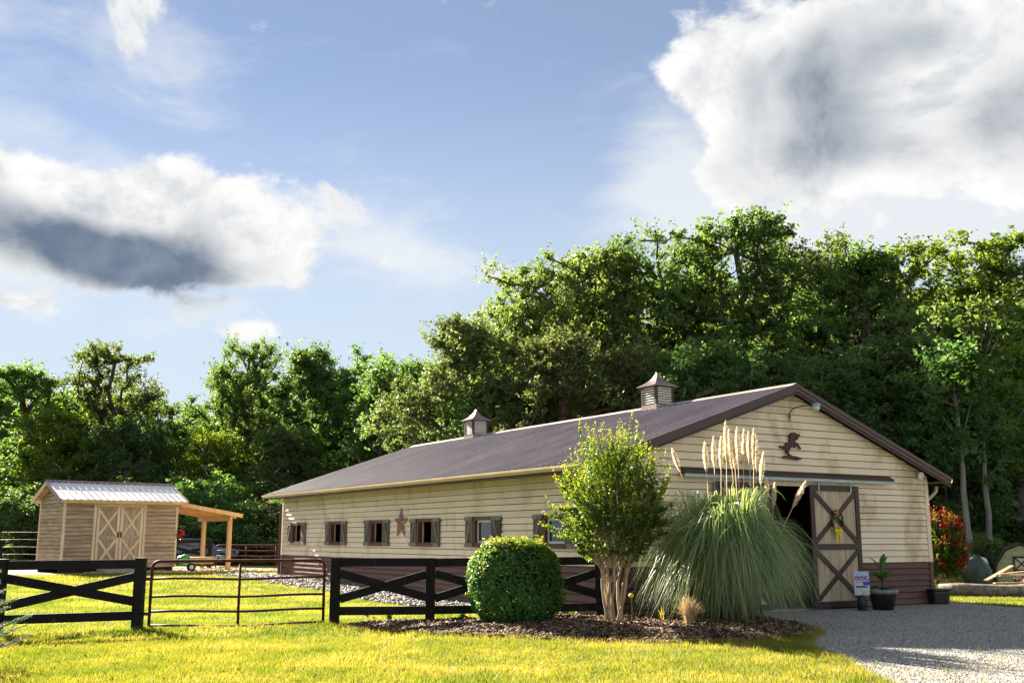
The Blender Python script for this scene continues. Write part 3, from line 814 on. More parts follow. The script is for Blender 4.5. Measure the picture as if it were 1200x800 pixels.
# rearing horse plaque (local x = g, z up), cut from thick plate with a rounded body
hz_ = on_barn('horse_plaque', 5.10, -.085, 3.68, 'dark red rearing horse silhouette fixed high on the gable', 'plaque')
HPX = lambda L: [((x - 400) * .001545, (380 - z) * .001107) for x, z in L]
for nm, pl, y0, y1 in (('horse_body', [(480, 105), (530, 118), (560, 140), (600, 125), (605, 180), (575, 200), (550, 260), (525, 265), (530, 215), (505, 235), (505, 300), (530, 320), (500, 370), (440, 410), (400, 440), (380, 480), (360, 525), (310, 500), (300, 465), (290, 440), (310, 345), (370, 320), (385, 280), (395, 215), (390, 160), (430, 120)], -.02, .02),
                       ('tail', [(305, 395), (280, 390), (230, 410), (170, 400), (180, 430), (230, 460), (300, 462)], -.024, .012),
                       ('foreleg', [(500, 330), (545, 320), (560, 350), (600, 410), (618, 445), (595, 455), (570, 420), (535, 365)], -.028, .01),
                       ('foreleg', [(470, 370), (520, 345), (535, 370), (505, 395), (500, 430), (478, 425), (485, 390)], -.016, .016),
                       ('hind_leg', [(310, 500), (365, 515), (350, 545), (410, 585), (390, 605), (320, 555), (295, 530)], -.024, .016),
                       ('base', [(230, 625), (270, 600), (380, 595), (500, 600), (600, 635), (605, 665), (520, 680), (430, 665), (330, 650), (260, 650)], -.03, .02)):
    MB().prism(HPX(pl), y0, y1).build(nm, M['rust_dark'], hz_)

wl = on_barn('gooseneck_lamp', 5.14, -.06, 4.38, 'gooseneck barn lamp with glass jar below the ridge', 'lamp')
wl.scale = (.8, .8, .8); fls = .75
MB().tube([(0, -.02, -.16), (0, -.02, .02), (.03, -.06, .14), (.12, -.18, .22), (.26, -.34, .25), (.42, -.50, .26)], .016, 8).build('arm', M['lamp_metal'], wl, True)
MB().lathe([(.05, 0), (.05, .015), (.03, .02)], 12, (0, -.02, -.05)).build('mount', M['lamp_metal'], wl)
MB().lathe([(.115, -.035), (.12, -.02), (.115, .04), (.06, .055), (.02, .06)], 16, (.50, -.58, .26)).build('lamp_head', M['track'], wl, True)
MB().lathe([(.05, -.15), (.09, -.14), (.105, -.036)], 16, (.50, -.58, .26)).build('lamp_glass', M['white_plastic'], wl, True)
fl_ = on_barn('floodlight', 9.58, -.06, 3.14, 'round white floodlight near the end of the gable eave', 'lamp')
fl_.scale = (.78, .78, .78)
fb = MB().lathe([(.05, 0), (.06, .04), (.115, .10), (.12, .14), (.105, .145), (.10, .125)], 20).build('lamp_head', M['white_plastic'], fl_, True); fb.rotation_euler = (R(100), 0, R(-12)); 
MB().box(-.03, .03, -.01, .03, -.03, .03).build('mount', M['black_plastic'], fl_)

wr = on_barn('door_wreath', 6.44, -.15, 1.98, 'round dark twig wreath with coloured flowers and yellow bow', 'wreath')
rg = random.Random(5)
tw = MB()
for k in range(7):
    ph = rg.random() * 6; pts = []
    for i in range(25):
        a = i / 24 * 2 * math.pi; r_ = .21 + .025 * math.sin(5 * a + ph) ; pts.append((r_ * math.cos(a) * .86, -.02 + .02 * math.cos(4 * a + ph), r_ * math.sin(a) * 1.1))
    tw.tube(pts, .011, 5, False)
tw.build('twig_ring', M['brown_trim'], wr)
for k in range(16):
    a = rg.uniform(1.7, 4.6); r_ = rg.uniform(.14, .25); c3 = rg.choice([(.75, .08, .06), (.80, .30, .03), (.75, .55, .03), (.25, .08, .45), (.10, .30, .05), (.10, .28, .05)])
    fm = flat('flower_%.2f_%.2f' % (c3[0], c3[1]), c3); nm = 'flower' if c3[0] > .2 else 'leaf'
    MB().lathe([(.004, -.02), (.03, -.012), (.036, .004), (.02, .02), (.004, .024)], 8, (r_ * math.cos(a) * .8, -.06, r_ * math.sin(a))).build(nm, fm, wr)
bo = MB()
for s in (-1, 1):
    bo.prism([(-.05, -.20), (-.05 + s * .10, -.15), (-.05 + s * .12, -.22), (-.05 + s * .09, -.26)][::s], -.09, -.06)
    bo.prism([(-.05, -.22), (-.05 + s * .03, -.22), (-.05 + s * .09, -.44), (-.05 + s * .04, -.43)][::s], -.085, -.06)
bo.build('bow', flat('yellow_ribbon', (.85, .65, .02)), wr)

# ------------------------------------------------------------------ front fences and gates
def board_fence(name, posts, label, zoff=0.0):
    """black fence: posts, top and bottom boards, crossed braces between"""
    p0 = posts[0]; f = tag(empty(name, (p0[0], p0[1], gz(*p0))), label, 'fence')
    o = Vector((p0[0], p0[1], 0)); z0 = gz(*p0)
    P = [Vector((x, y, gz(x, y))) - Vector((o.x, o.y, z0)) for x, y in posts]
    rr = random.Random(len(posts) * 7)
    for i, p in enumerate(P):
        h = 1.25 + rr.uniform(-.02, .02); w = .085
        mb = MB(); mb.box(p.x - w, p.x + w, p.y - w, p.y + w, p.z - .1, p.z + h)
        mb.build('post', M['black_wood'], f, bevel=.008)
    for a, b in zip(P[:-1], P[1:]):
        d = (b - a).normalized(); nrm = Vector((d.y, -d.x, 0)).normalized() * .0
        s = d * .087; up = Vector((0, 0, 1))
        def pc(nm, za, zb, off, h=.155):
            q = Vector((d.y, -d.x, 0)).normalized() * off
            j = rr.uniform(-.008, .008)
            MB().bar(a + s + up * (za + j) + q, b - s + up * (zb - j) + q, .032, h).build(nm, M['black_wood'], f, bevel=.004)
        pc('rail', 1.15, 1.15, .03); pc('rail', .26, .26, .03)
        pc('brace', .94, .50, .045); pc('brace', .48, .92, .008)
    return f


board_fence('board_fence', [(-11.0, 17.05), (-8.62, 18.2), (-6.62, 19.22)], 'black crossed board fence left of the maroon gate')
board_fence('board_fence', [(-3.30, 20.20), (-1.56, 20.66), (0.12, 21.08), (1.74, 21.50)], 'black crossed board fence running to the barn corner behind the round bush')


def tube_gate(name, p, q, z0, rails, H, nv, label, r=.024, bow=.0):
    p = Vector((p[0], p[1], 0)); q = Vector((q[0], q[1], 0)); L = (q - p).length
    f = tag(empty(name, (p.x, p.y, z0), math.atan2(q.y - p.y, q.x - p.x)), label, 'gate')
    rc_ = .13; z1 = rails[0]
    fr = [(0, 0, rails[-1]), (0, 0, z1 - rc_)] + [(rc_ - rc_ * math.cos(t), 0, z1 - rc_ + rc_ * math.sin(t)) for t in np.linspace(.3, math.pi / 2, 5)]
    fr += [(L - x, 0, z) for x, _, z in reversed(fr)]
    MB().tube(fr, r * 1.1, 10).build('frame', M['gate_red'], f, True)
    for z in rails[1:]:
        b = bow if z == rails[-1] else bow * .3
        pts = [(L * t, 0, z - b * math.sin(math.pi * t) + .012 * math.sin(9 * t)) for t in np.linspace(0, 1, 9)]
        MB().tube(pts, r * .92, 8).build('rail', M['gate_red'], f, True)
    for k in range(nv):
        x = L * (k + 1) / (nv + 1); MB().tube([(x, -.012, rails[-1] - bow), (x, -.012, z1)], r, 8).build('upright', M['gate_red'], f, True)
    for z in (rails[1], rails[-2] - .03):
        h = MB(); h.box(-.10, .03, -.035, .035, z - .03, z + .03); h.build('hinge', M['rust_dark'], f)
    return f


tube_gate('tube_gate', (-6.44, 19.30), (-3.50, 20.14), .02, [1.17, .86, .55, .29, .05], 1.2, 1, 'closed maroon tube gate hung between the two front board fences', bow=.03)
tube_gate('tube_gate', (-13.1, 47.6), (-9.3, 48.4), gz(-11, 48), [1.08, .84, .6, .36, .12], 1.1, 2, 'maroon tube gate in the back yard beyond the lean-to posts')
board_fence('board_fence', [(-19.6, 47.8), (-17.4, 47.7), (-15.2, 47.6), (-13.35, 47.5)], 'black crossed board fence behind the shed lean-to')
board_fence('board_fence', [(-33.5, 47.0), (-30.6, 47.0), (-27.8, 47.0), (-25.0, 47.0), (-22.4, 47.0)], 'black crossed board fence beyond the plank shed end')
for k in range(3):
    tube_gate('corral_panel', (-35 + 5.1 * k, 52.0), (-30.05 + 5.1 * k, 52.0), gz(-28, 52), [1.55, 1.2, .85, .5], 1.6, 1, 'dull red tube corral panel beyond the black fence past the shed')['group'] = 'corral panels past the shed'
for k in range(4):
    tube_gate('corral_panel', (-15.5 + 3.9 * k, 60.0), (-11.7 + 3.9 * k, 60.0), gz(-12, 60), [1.1, .85, .6, .35], 1.2, 2, 'dull red tube corral panel in the paddock behind the back gate')['group'] = 'corral panels behind the back gate'

# ------------------------------------------------------------------ plank shed with lean-to
SA = R(40); SC = (-16.75, 40.0); sz = gz(-16.0, 41.0)
shed = tag(empty('plank_shed', (SC[0], SC[1], sz), SA), 'unpainted clapboard shed with pale metal roof and open lean-to', 'shed')
SL, SD, SB, SE, SRZ = 4.35, 2.95, .17, 2.76, 3.36
# skids, walls
for y in (.15, SD - .3): MB().box(.0, SL, y, y + .15, -.05, SB).build('skid', M['dark_wood'], shed)
sw = {}
sw['f'] = MB().box(.03, SL - .03, .02, .08, SB, SE).build('wall', M['dark_wood'], shed)
sw['l'] = MB().prism([(0, 0)] * 0 or [(0, SB), (1, SB), (1, SE), (0.5, SRZ), (0, SE)], 0, .06)
for v in range(len(sw['l'].v)):
    x, y, z = sw['l'].v[v]; sw['l'].v[v] = (.02 + y, SD - .02 - x * (SD - .04), z - .02)
sw['l'] = sw['l'].build('wall', M['dark_wood'], shed)
sw['r'] = MB().prism([(0, SB), (1, SB), (1, SE), (0.5, SRZ), (0, SE)], 0, .06)
for v in range(len(sw['r'].v)):
    x, y, z = sw['r'].v[v]; sw['r'].v[v] = (SL - .08 + y, SD - .02 - x * (SD - .04), z - .02)
sw['r'] = sw['r'].build('wall', M['dark_wood'], shed)
sw['b'] = MB().box(.03, SL - .03, SD - .08, SD - .02, SB, SE).build('wall', M['raw_wood'], shed)
nb = 17; dx0, dx1 = 1.18, 2.98
rs = random.Random(11)
for i in range(nb):
    zb = SB + (SE - SB) * i / nb; zt = SB + (SE - SB) * (i + 1) / nb - .012
    for a, b in ((.02, dx0), (dx1, SL - .02)) if zb < 2.5 else ((.02, SL - .02),):
        P_ = .045 + rs.uniform(-.006, .008)
        MB().hexa([(a, -P_, zb), (b, -P_, zb), (b, .02, zb), (a, .02, zb), (a, -.006, zt), (b, -.006, zt), (b, .02, zt), (a, .02, zt)]).build('clapboard', M['raw_wood'], sw['f'])
nb2 = 22
for i in range(nb2):
    zb = SB + (SRZ - .06 - SB) * i / nb2; zt = SB + (SRZ - .06 - SB) * (i + 1) / nb2 - .012
    def lim(z):
        if z <= SE - .05: return 0.0, SD
        k = (z - SE + .05) / (SRZ - SE); return k * SD / 2, SD - k * SD / 2
    a0, a1 = lim(zb); b0, b1 = lim(min(zt, SRZ - .06))
    for key, xo, s in (('l', .02, -1), ('r', SL - .02, 1)):
        q = [(xo + s * .042, a0, zb), (xo - s * .0, a0, zb), (xo, a1, zb), (xo + s * .042, a1, zb), (xo + s * .006, b0, zt), (xo, b0, zt), (xo, b1, zt), (xo + s * .006, b1, zt)]
        MB().hexa(q).build('clapboard', M['raw_wood'], sw[key])
for x in (-.035, SL - .045):
    MB().box(x, x + .08, -.04, .05, SB - .02, SE - .02).build('corner_board', M['raw_trim'], shed)
MB().box(-.035, .0, SD - .06, SD + .03, SB - .02, SE - .05).build('corner_board', M['raw_trim'], shed)
MB().box(dx0 - .12, dx1 + .12, -.045, .0, 2.46, 2.58).build('door_header', M['raw_trim'], shed)
for k in range(2):
    a = dx0 + k * (dx1 - dx0) / 2; b = a + (dx1 - dx0) / 2
    pn = MB(); n = 6
    for j in range(n): pn.box(a + .01 + (b - a - .02) * j / n + .002, a + .01 + (b - a - .02) * (j + 1) / n - .002, -.03, .0, SB + .02, 2.45)
    dr = pn.build('door', M['door_raw'], shed)
    for x in (a + .01, b - .12): MB().box(x, x + .11, -.055, -.031, SB + .02, 2.45).build('stile', M['raw_trim'], dr)
    for z in (SB + .02, 1.25, 2.34): MB().box(a + .12, b - .12, -.053, -.031, z, z + .11).build('rail', M['door_raw'], dr)
    for za, zb in ((SB + .13, 1.25), (1.36, 2.34)):
        MB().bar((a + .12, -.040, za + .03), (b - .12, -.040, zb - .03), .018, .09).build('brace', M['raw_trim'], dr)
        MB().bar((a + .12, -.049, zb - .03), (b - .12, -.049, za + .03), .016, .09).build('brace', M['raw_trim'], dr)
    hx = b - .06 if k == 0 else a + .06
    MB().box(hx - .025, hx + .025, -.085, -.056, 1.30, 1.52).build('handle', M['black_plastic'], dr)
for x in (dx0 - .11, dx1 + .01): MB().box(x, x + .10, -.05, .0, SB, 2.455).build('door_jamb', M['raw_trim'], shed)
# roof: deck, sheets, trims
ov, oe = .28, .30; sls = (SRZ - SE) / (SD / 2)
srf = MB()
for s in (0, 1):
    y0 = -oe if s == 0 else SD + oe; zl = SE - oe * sls
    y_, zr = SD / 2, SRZ
    q = [(-ov, y0, zl), (SL + ov, y0, zl), (SL + ov, y_, zr), (-ov, y_, zr)]
    if s: q = q[::-1]
    srf.hexa([(x, y, z) for x, y, z in q] + [(x, y, z + .07) for x, y, z in q])
sro = srf.build('roof', M['raw_wood'], shed)
npn = 5; pw = (SL + 2 * ov) / npn


def shed_panel(s):
    y0 = -oe - .03 if s == 0 else SD + oe + .03; zl = SE - (oe + .03) * sls + .075
    mb = MB(); prof = []
    for k in range(4):
        x = k * pw / 4; prof += [(x, .0), (x + .015, .03), (x + .045, .03), (x + .06, 0)]
    prof.append((pw, 0)); n = len(prof)
    vs = [(x, y0, zl + h) for x, h in prof] + [(x, SD / 2, SRZ + .075 + h) for x, h in prof]
    mb.add(vs, [(i, i + 1, n + i + 1, n + i) for i in range(n - 1)]); me = mb.mesh('roof_panel')
    if s: me.flip_normals()
    return me


for s in (0, 1):
    me = shed_panel(s)
    for k in range(npn):
        o = link('roof_panel', me, M['shed_roof'], sro); o.location = (-ov + k * pw, 0, .001 * (k % 2))
rcp = MB()
for k in range(24):
    x = -ov - .03 + k * (SL + 2 * ov + .06) / 24; x2 = x + (SL + 2 * ov + .06) / 24 * .62
    rcp.hexa([(x, SD / 2 - .13, SRZ + .05), (x2, SD / 2 - .13, SRZ + .05), (x2, SD / 2 + .13, SRZ + .05), (x, SD / 2 + .13, SRZ + .05), (x, SD / 2 - .02, SRZ + .135), (x2, SD / 2 - .02, SRZ + .135), (x2, SD / 2 + .02, SRZ + .135), (x, SD / 2 + .02, SRZ + .135)])
rcp.box(-ov - .03, SL + ov + .03, SD / 2 - .1, SD / 2 + .1, SRZ + .08, SRZ + .118); rcp.build('ridge_cap', M['mauve_cap'], sro)
for x in (-ov - .03, SL + ov + .002):
    for s in (0, 1):
        y0 = -oe - .04 if s == 0 else SD + oe + .04; zl = SE - (oe + .04) * sls
        MB().bar((x + .014, y0, zl + .035), (x + .014, SD / 2, SRZ + .035), .026, .15).build('rake_board', M['mauve_cap'] if x < 0 and s == 0 else M['raw_trim'], sro)
MB().box(-ov + .005, SL + ov - .005, -oe - .035, -oe - .005, SE - oe * sls - .06, SE - oe * sls + .06).build('fascia', M['pine'], sro)
MB().box(0, SL, -.035, .0, SE - .19, SE - .07).build('frieze_board', M['pine'], shed)
# lean-to
LX = 6.62
lt = MB(); lt.hexa([(SL + .02, -.25, 2.62), (LX + .45, -.25, 2.20), (LX + .45, SD + .2, 2.20), (SL + .02, SD + .2, 2.62), (SL + .02, -.25, 2.68), (LX + .45, -.25, 2.26), (LX + .45, SD + .2, 2.26), (SL + .02, SD + .2, 2.68)])
lto = lt.build('lean_to_roof', M['pine'], shed)
MB().bar((SL + .05, -.27, 2.60), (LX + .45, -.27, 2.185), .035, .16).build('rafter', M['pine'], lto)
for k in range(5):
    y = .25 + k * .62; MB().bar((SL + .05, y, 2.56), (LX + .40, y, 2.145), .04, .13).build('rafter', M['pine'], lto)
MB().box(LX - .05, LX + .05, -.15, SD + .1, 1.98, 2.16).build('beam', M['pine'], lto)
for y in (-.02, SD - .45):
    MB().box(LX - .075, LX + .075, y - .075, y + .075, -.15, 1.98).build('post', M['pine'], lto)
# ramp at the door, red hose reel by the corner
rp = MB().hexa([(1.3, -1.1, .0), (2.9, -1.1, .0), (2.9, -.06, .0), (1.3, -.06, .0), (1.3, -1.1, .03), (2.9, -1.1, .03), (2.9, -.06, .17), (1.3, -.06, .17)]).build('ramp', M['concrete'])
rp.location = shed.location; rp.rotation_euler = shed.rotation_euler; tag(rp, 'low pale ramp in front of the plank shed doors', 'ramp')
S2W = Matrix.Translation(Vector((SC[0], SC[1], sz))) @ Matrix.Rotation(SA, 4, 'Z')


def tuft(name, loc, n, h, spread_, mats, label, cat, wid=.008, droop=.7, seed=1, group=None):
    """arching ribbon blades from one crown"""
    rng = np.random.default_rng(seed); seg = 6
    az = rng.uniform(0, 2 * np.pi, n); ln = h * rng.uniform(.6, 1.05, n); out = rng.beta(1.4, 1.5, n) * spread_
    base = rng.normal(size=(n, 2)) * spread_ * .10
    t = np.linspace(0, 1, seg + 1)[None, :]
    o = out[:, None] * (t ** 1.5); z = ln[:, None] * (t * 1.35 - droop * (out / spread_)[:, None] * t ** 2.6)
    wob = rng.normal(size=(n, 1)) * .06 * spread_ * t ** 2
    cx = base[:, :1] + np.cos(az)[:, None] * o - np.sin(az)[:, None] * wob; cy = base[:, 1:] + np.sin(az)[:, None] * o + np.cos(az)[:, None] * wob
    Pc = np.stack([cx, cy, np.maximum(z, .02 * t)], -1)
    sd_ = np.stack([-np.sin(az), np.cos(az), np.zeros(n)], -1)[:, None, :]
    tw_ = rng.normal(size=(n, 1, 3)) * .5; sd_ = unit(sd_ + tw_)
    wd_ = (wid * rng.uniform(.7, 1.3, (n, 1)) * (1 - t ** 3 * .9))[..., None]
    V = np.stack([Pc - sd_ * wd_, Pc + sd_ * wd_], 2).reshape(-1, 3)
    k = np.arange(n)[:, None] * (seg + 1) * 2 + np.arange(seg)[None, :] * 2; k = k.ravel()
    F = np.stack([k, k + 1, k + 3, k + 2], 1)
    return np_mesh(name, V, F, mats)


# garden cart under the lean-to
gcl = S2W @ Vector((4.95, -.35, -.0)); gc = tag(empty('garden_cart', gcl, R(20)), 'small green and tan two wheeled garden cart by the shed lean-to', 'cart'); gc.scale = (.82, .82, .82)
tb = MB(); tb.hexa([(.0, -.35, .33), (.95, -.35, .33), (.95, .35, .33), (.0, .35, .33), (-.12, -.45, .66), (1.15, -.45, .66), (1.15, .45, .66), (-.12, .45, .66)]); tb.build('tub', M['tan_plastic'], gc, bevel=.03)
MB().tube([(-.62, 0, .22), (-.62, 0, .34), (-.55, 0, .50), (-.35, 0, .56), (-.16, 0, .52)], [.12, .2, .23, .24, .2], 12).build('hood', M['green_paint'], gc, True)
MB().bar((-.5, 0, .26), (1.0, 0, .26), .12, .08).build('chassis', M['black_plastic'], gc)
for y in (-.42, .42):
    wh = MB(); wh.lathe([(.10, -.05), (.17, -.05), (.19, -.02), (.19, .02), (.17, .05), (.10, .05)], 20); wo_ = wh.build('wheel', M['rubber'], gc, True); wo_.location = (-.05, y, .19); wo_.rotation_euler = (R(90), 0, 0)
    MB().lathe([(.02, -.06), (.10, -.055), (.10, .055), (.02, .06)], 16).build('hub', M['white_plastic'], wo_)
hb = S2W @ Vector((4.53, -.02, 1.45))
fp = tag(empty('hanging_basket', hb), 'red flowers hanging on the shed corner under the lean-to', 'flowers')
rng = np.random.default_rng(4)
link('leaves', leaf_mesh('leaves', rng.normal(size=(90, 3)) * (.08, .08, .10), rng.normal(size=(90, 3)), .10, .5, FOREST_B, rng), None, fp)
link('blossom', leaf_mesh('blossom', rng.normal(size=(70, 3)) * (.07, .07, .09) + (.03, -.06, 0), rng.normal(size=(70, 3)), .09, .8, flat('red_petal', (.55, .03, .04)), rng), None, fp)
MB().tube([(0, .03, .0), (0, .03, .28)], .008, 5).build('hook', M['black_plastic'], fp)


# ------------------------------------------------------------------ parked car far behind
def car(loc, rz, paint, label):
    c = tag(empty('parked_car', loc, rz), label, 'car')
    prof = [(-2.2, .35), (2.2, .35), (2.25, .62), (2.05, .86), (1.1, .98), (.55, 1.42), (-.9, 1.46), (-1.75, 1.02), (-2.2, .95)]
    b = MB().prism(prof, -.86, .86).build('body', paint, c, bevel=.07)
    for y in (-.865, .865):
        y0, y1 = sorted((y, y + (.006 if y > 0 else -.006)))
        for pl in ([(.05, 1.0), (.95, 1.0), (.48, 1.36), (.05, 1.38)], [(-.05, 1.0), (-.05, 1.38), (-.85, 1.39), (-1.5, 1.02)][::-1]):
            MB().prism(pl[::-1] if y > 0 else pl, y0, y1).build('window', M['glass'], c)
        for x in (-1.35, 1.4):
            w_ = MB().lathe([(.17, -.1), (.30, -.1), (.33, -.05), (.33, .05), (.30, .1), (.17, .1)], 18).build('wheel', M['rubber'], c, True); w_.location = (x, y * .93, .33); w_.rotation_euler = (R(90), 0, 0)
            MB().lathe([(.03, -.11), (.18, -.105), (.18, .105), (.03, .11)], 14).build('rim', M['track'], w_)
    MB().add([(1.13, -.75, .985), (1.13, .75, .985), (.6, .68, 1.405), (.6, -.68, 1.405)], [(0, 1, 2, 3)]).build('windscreen', M['glass'], c)
    for y in (-.62, .62): MB().box(2.12, 2.27, y - .18, y + .18, .62, .76).build('headlight', M['white_plastic'], c, bevel=.02)
    return c


car((-18.1, 62.0, gz(-18.1, 62)), R(12), M['car_blue'], 'blue car parked beyond the fence behind the lean-to')
car((-22.0, 66.0, gz(-22, 66)), R(5), M['car_white'], 'white car parked behind the blue car')
car((-7.2, 70.0, gz(-7, 70)), R(170), M['car_white'], 'white car beyond the back tube gate')


# ------------------------------------------------------------------ small things by the barn door
gs = tag(empty('garden_sign', (7.85, 24.28, 0), R(8)), 'small garden sign with bright printed picture on a dark stand', 'sign')
MB().tube([(0, .03, 0), (0, .03, .16), (0, .03, .30), (0, .03, .38)], [.10, .11, .08, .03], 10).build('stand', M['black_plastic'], gs)
sb = MB().box(-.18, .18, -.012, .012, .34, .86).build('board', flat('pale_blue_print', (.50, .62, .78)), gs)
rs = random.Random(2)


def blot(x, z, w, h, c):
    n = 7; pl = [(x + w / 2 * math.cos(2 * math.pi * k / n) * rs.uniform(.75, 1.1), z + h / 2 * math.sin(2 * math.pi * k / n) * rs.uniform(.75, 1.1)) for k in range(n)]
    blot.y -= .00025; MB().prism(pl, blot.y - .0003, blot.y).build('printed_mark', flat('print_%d_%d_%d' % tuple(int(q * 100) for q in c), c), sb)


blot.y = -.0125
MB().box(-.18, .18, -.0132, -.0121, .345, .50).build('printed_band', flat('print_pale', (.62, .68, .60)), sb); blot.y = -.0135
for k in range(8): blot(-.14 + k * .037, .735 + .012 * math.sin(k * 2), .04, .045, (.05, .06, .30))
for k in range(9): blot(-.15 + k * .037, .685 + .01 * math.cos(k * 2), .042, .055, (.80, .10, .22))
for k in range(4): blot(-.12 + k * .04, .625, .045, .03, (.25, .55, .12))
for k in range(3): blot(-.10 + k * .05, .585, .06, .05, (.72, .70, .80))
for k in range(4): blot(.05 + k * .035, .60, .055, .10, (.08, .08, .50))
for k in range(6): blot(-.12 + k * .045, .525, .06, .04, (.03, .03, .16))
for k in range(26): blot(rs.uniform(-.16, .16), rs.uniform(.36, .48), .025, .018, rs.choice([(.10, .25, .06), (.75, .75, .70), (.30, .40, .20)]))

pt = tag(empty('potted_plant', (8.40, 24.55, 0)), 'broad leaved green plant in a black pot with grey rim', 'planter')
MB().lathe([(.22, .0), (.30, .36), (.31, .40), (.28, .40), (.26, .34)], 24).build('pot', M['black_plastic'], pt, True)
MB().lathe([(.305, .36), (.335, .365), (.345, .44), (.32, .455), (.29, .45), (.285, .40)], 24).build('pot_rim', M['pot_rim'], pt, True)
MB().lathe([(.001, .395), (.28, .39), (.28, .40), (.001, .41)], 16).build('soil', M['soil'], pt)
PLANT = mat_leaf('broad_leaf', [(0.03, 0.11, 0.012), (0.06, 0.17, 0.02), (0.10, 0.22, 0.03)], (1.6, 1.6, .8), .35, .35, .5)


def broad_leaf(L, Wd, el, az, z0, r0):
    mb = MB(); n = 6; vs = []
    for i in range(n + 1):
        t = i / n; wd = Wd * math.sin(math.pi * min(1, t * .93 + .05)) ** .8; e = el - t * .7
        x = r0 + L * t * math.cos(el - t * .35); z = z0 + L * t * math.sin(el - t * .35)
        vs += [(x, -wd / 2, z + wd * .18), (x, 0, z), (x, wd / 2, z + wd * .18)]
    fs = []
    for i in range(n):
        b = i * 3; fs += [(b, b + 1, b + 4, b + 3), (b + 1, b + 2, b + 5, b + 4)]
    ca, sa = math.cos(az), math.sin(az); vs = [(x * ca - y * sa, x * sa + y * ca, z) for x, y, z in vs]
    return mb.add(vs, fs)


for k in range(19):
    lay = k // 8; broad_leaf(.30 + .06 * random.random() + .05 * (lay == 2), .12 + .04 * random.random(), R([25, 50, 78][lay] + random.uniform(-10, 10)), k * 2.4, .42 + .20 * lay + random.uniform(0, .08), .02).build('leaf', PLANT, pt, True)
MB().tube([(0, 0, .38), (.01, 0, .7), (0, .01, .98)], [.022, .018, .01], 6).build('stem', M['bark'], pt)

bk = tag(empty('black_bin', (10.45, 26.75, 0), R(25)), 'low black plastic bin beside the barn back corner', 'bin')
MB().hexa([(-.24, -.22, 0), (.24, -.22, 0), (.24, .22, 0), (-.24, .22, 0), (-.27, -.25, .32), (.27, -.25, .32), (.27, .25, .32), (-.27, .25, .32)]).build('tub', M['black_plastic'], bk, bevel=.04)
MB().box(-.29, .29, -.27, .27, .322, .37).build('lid', M['black_plastic'], bk, bevel=.02)

# ------------------------------------------------------------------ things in the right background
lg = tag(empty('fallen_log', (12.0, 30.4, 0)), 'long grey bark log lying on the right lawn', 'log')
rng = random.Random(9); p0 = Vector((0, 0, .17)); p1 = Vector((7.5, -2.9, .20)); pts = [p0.lerp(p1, t / 14) + Vector((0, rng.uniform(-.02, .02), rng.uniform(-.015, .015))) for t in range(15)]
MB().tube(pts, [.165 + .012 * math.sin(k * 1.7) + .003 * k for k in range(15)], 16).build('trunk', M['log_bark'], lg, True)
MB().tube([p0 + (p0 - p1).normalized() * .004, p0 + (p0 - p1).normalized() * .02], .15, 16).build('cut_end', M['log_end'], lg)
cpx, cpy = 18.05, 38.2; CZ = gz(cpx, cpy)
cop = tag(empty('gambrel_coop', (cpx, cpy, CZ), R(-21)), 'little pale green barn roofed shed by the wood', 'shed')
cop.scale = (.73, .73, .73)
gp = [(-1.05, .0), (1.05, .0), (1.05, .95), (.62, 1.60), (0, 1.86), (-.62, 1.60), (-1.05, .95)]
cwall = MB().prism(gp, 0, 2.6).build('wall', M['coop_green'], cop)
for i in range(13):
    za = .03 + i * .14; zb_ = za + .128
    def cl(z):
        if z < .95: return 1.05
        if z < 1.6: return 1.05 - (z - .95) / .65 * .43
        return max(.03, .62 - (z - 1.6) / .26 * .62)
    if zb_ > 1.85: zb_ = 1.85
    a, b = cl(za), cl(zb_)
    MB().hexa([(-a, -.03, za), (a, -.03, za), (a, -.001, za), (-a, -.001, za), (-b, -.008, zb_), (b, -.008, zb_), (b, -.001, zb_), (-b, -.001, zb_)]).build('siding_board', M['coop_green'], cwall)
crf = MB(); gq = [(-1.16, .86), (-.68, 1.64), (0, 1.93), (.68, 1.64), (1.16, .86)]; cro = None
for i in range(4):
    (xa, za), (xb, zb_) = gq[i], gq[i + 1]
    m_ = MB().hexa([(xa, -.14, za), (xb, -.14, zb_), (xb, 2.75, zb_), (xa, 2.75, za), (xa, -.14, za + .06), (xb, -.14, zb_ + .06), (xb, 2.75, zb_ + .06), (xa, 2.75, za + .06)])
    m_.build('roof_slope', M['brown_metal'], cop)
cdr = MB().box(-.30, .34, -.06, -.031, .06, 1.28).build('door', M['cream_panel'], cop)
for x in (-.36, .30): MB().box(x, x + .09, -.085, -.061, .02, 1.34).build('stile', M['brown_trim'], cdr)
for z in (.02, .62, 1.25): MB().box(-.27, .30, -.083, -.061, z, z + .09).build('rail', M['brown_trim'], cdr)
for za, zc in ((.11, .62), (.71, 1.25)):
    MB().bar((-.27, -.070, za), (.30, -.070, zc), .016, .06).build('brace', M['brown_trim'], cdr); MB().bar((-.27, -.079, zc), (.30, -.079, za), .014, .06).build('brace', M['brown_trim'], cdr)
rng = random.Random(21)
for k in range(13):
    L = rng.uniform(.8, 1.7); a = rng.uniform(-.5, .6); base = Vector((14.7 + rng.uniform(-.2, 1.3), 33.6 + rng.uniform(-.6, .6), .03 + .085 * (k % 6)))
    dv = Vector((math.cos(a) * L, math.sin(a) * L, rng.choice([.15, .3, .42]) if k % 3 == 0 else rng.uniform(-.02, .14)))
    pk = MB().bar((0, 0, .03), dv + Vector((0, 0, .03)), rng.uniform(.09, .16), rng.uniform(.035, .05)).build('scrap_plank', M['plank']); pk.location = base + Vector((0, 0, gz(base.x, base.y)))
    tag(pk, 'loose scrap plank in the heap behind the fallen log', 'plank', 'scrap planks heaped behind the log')


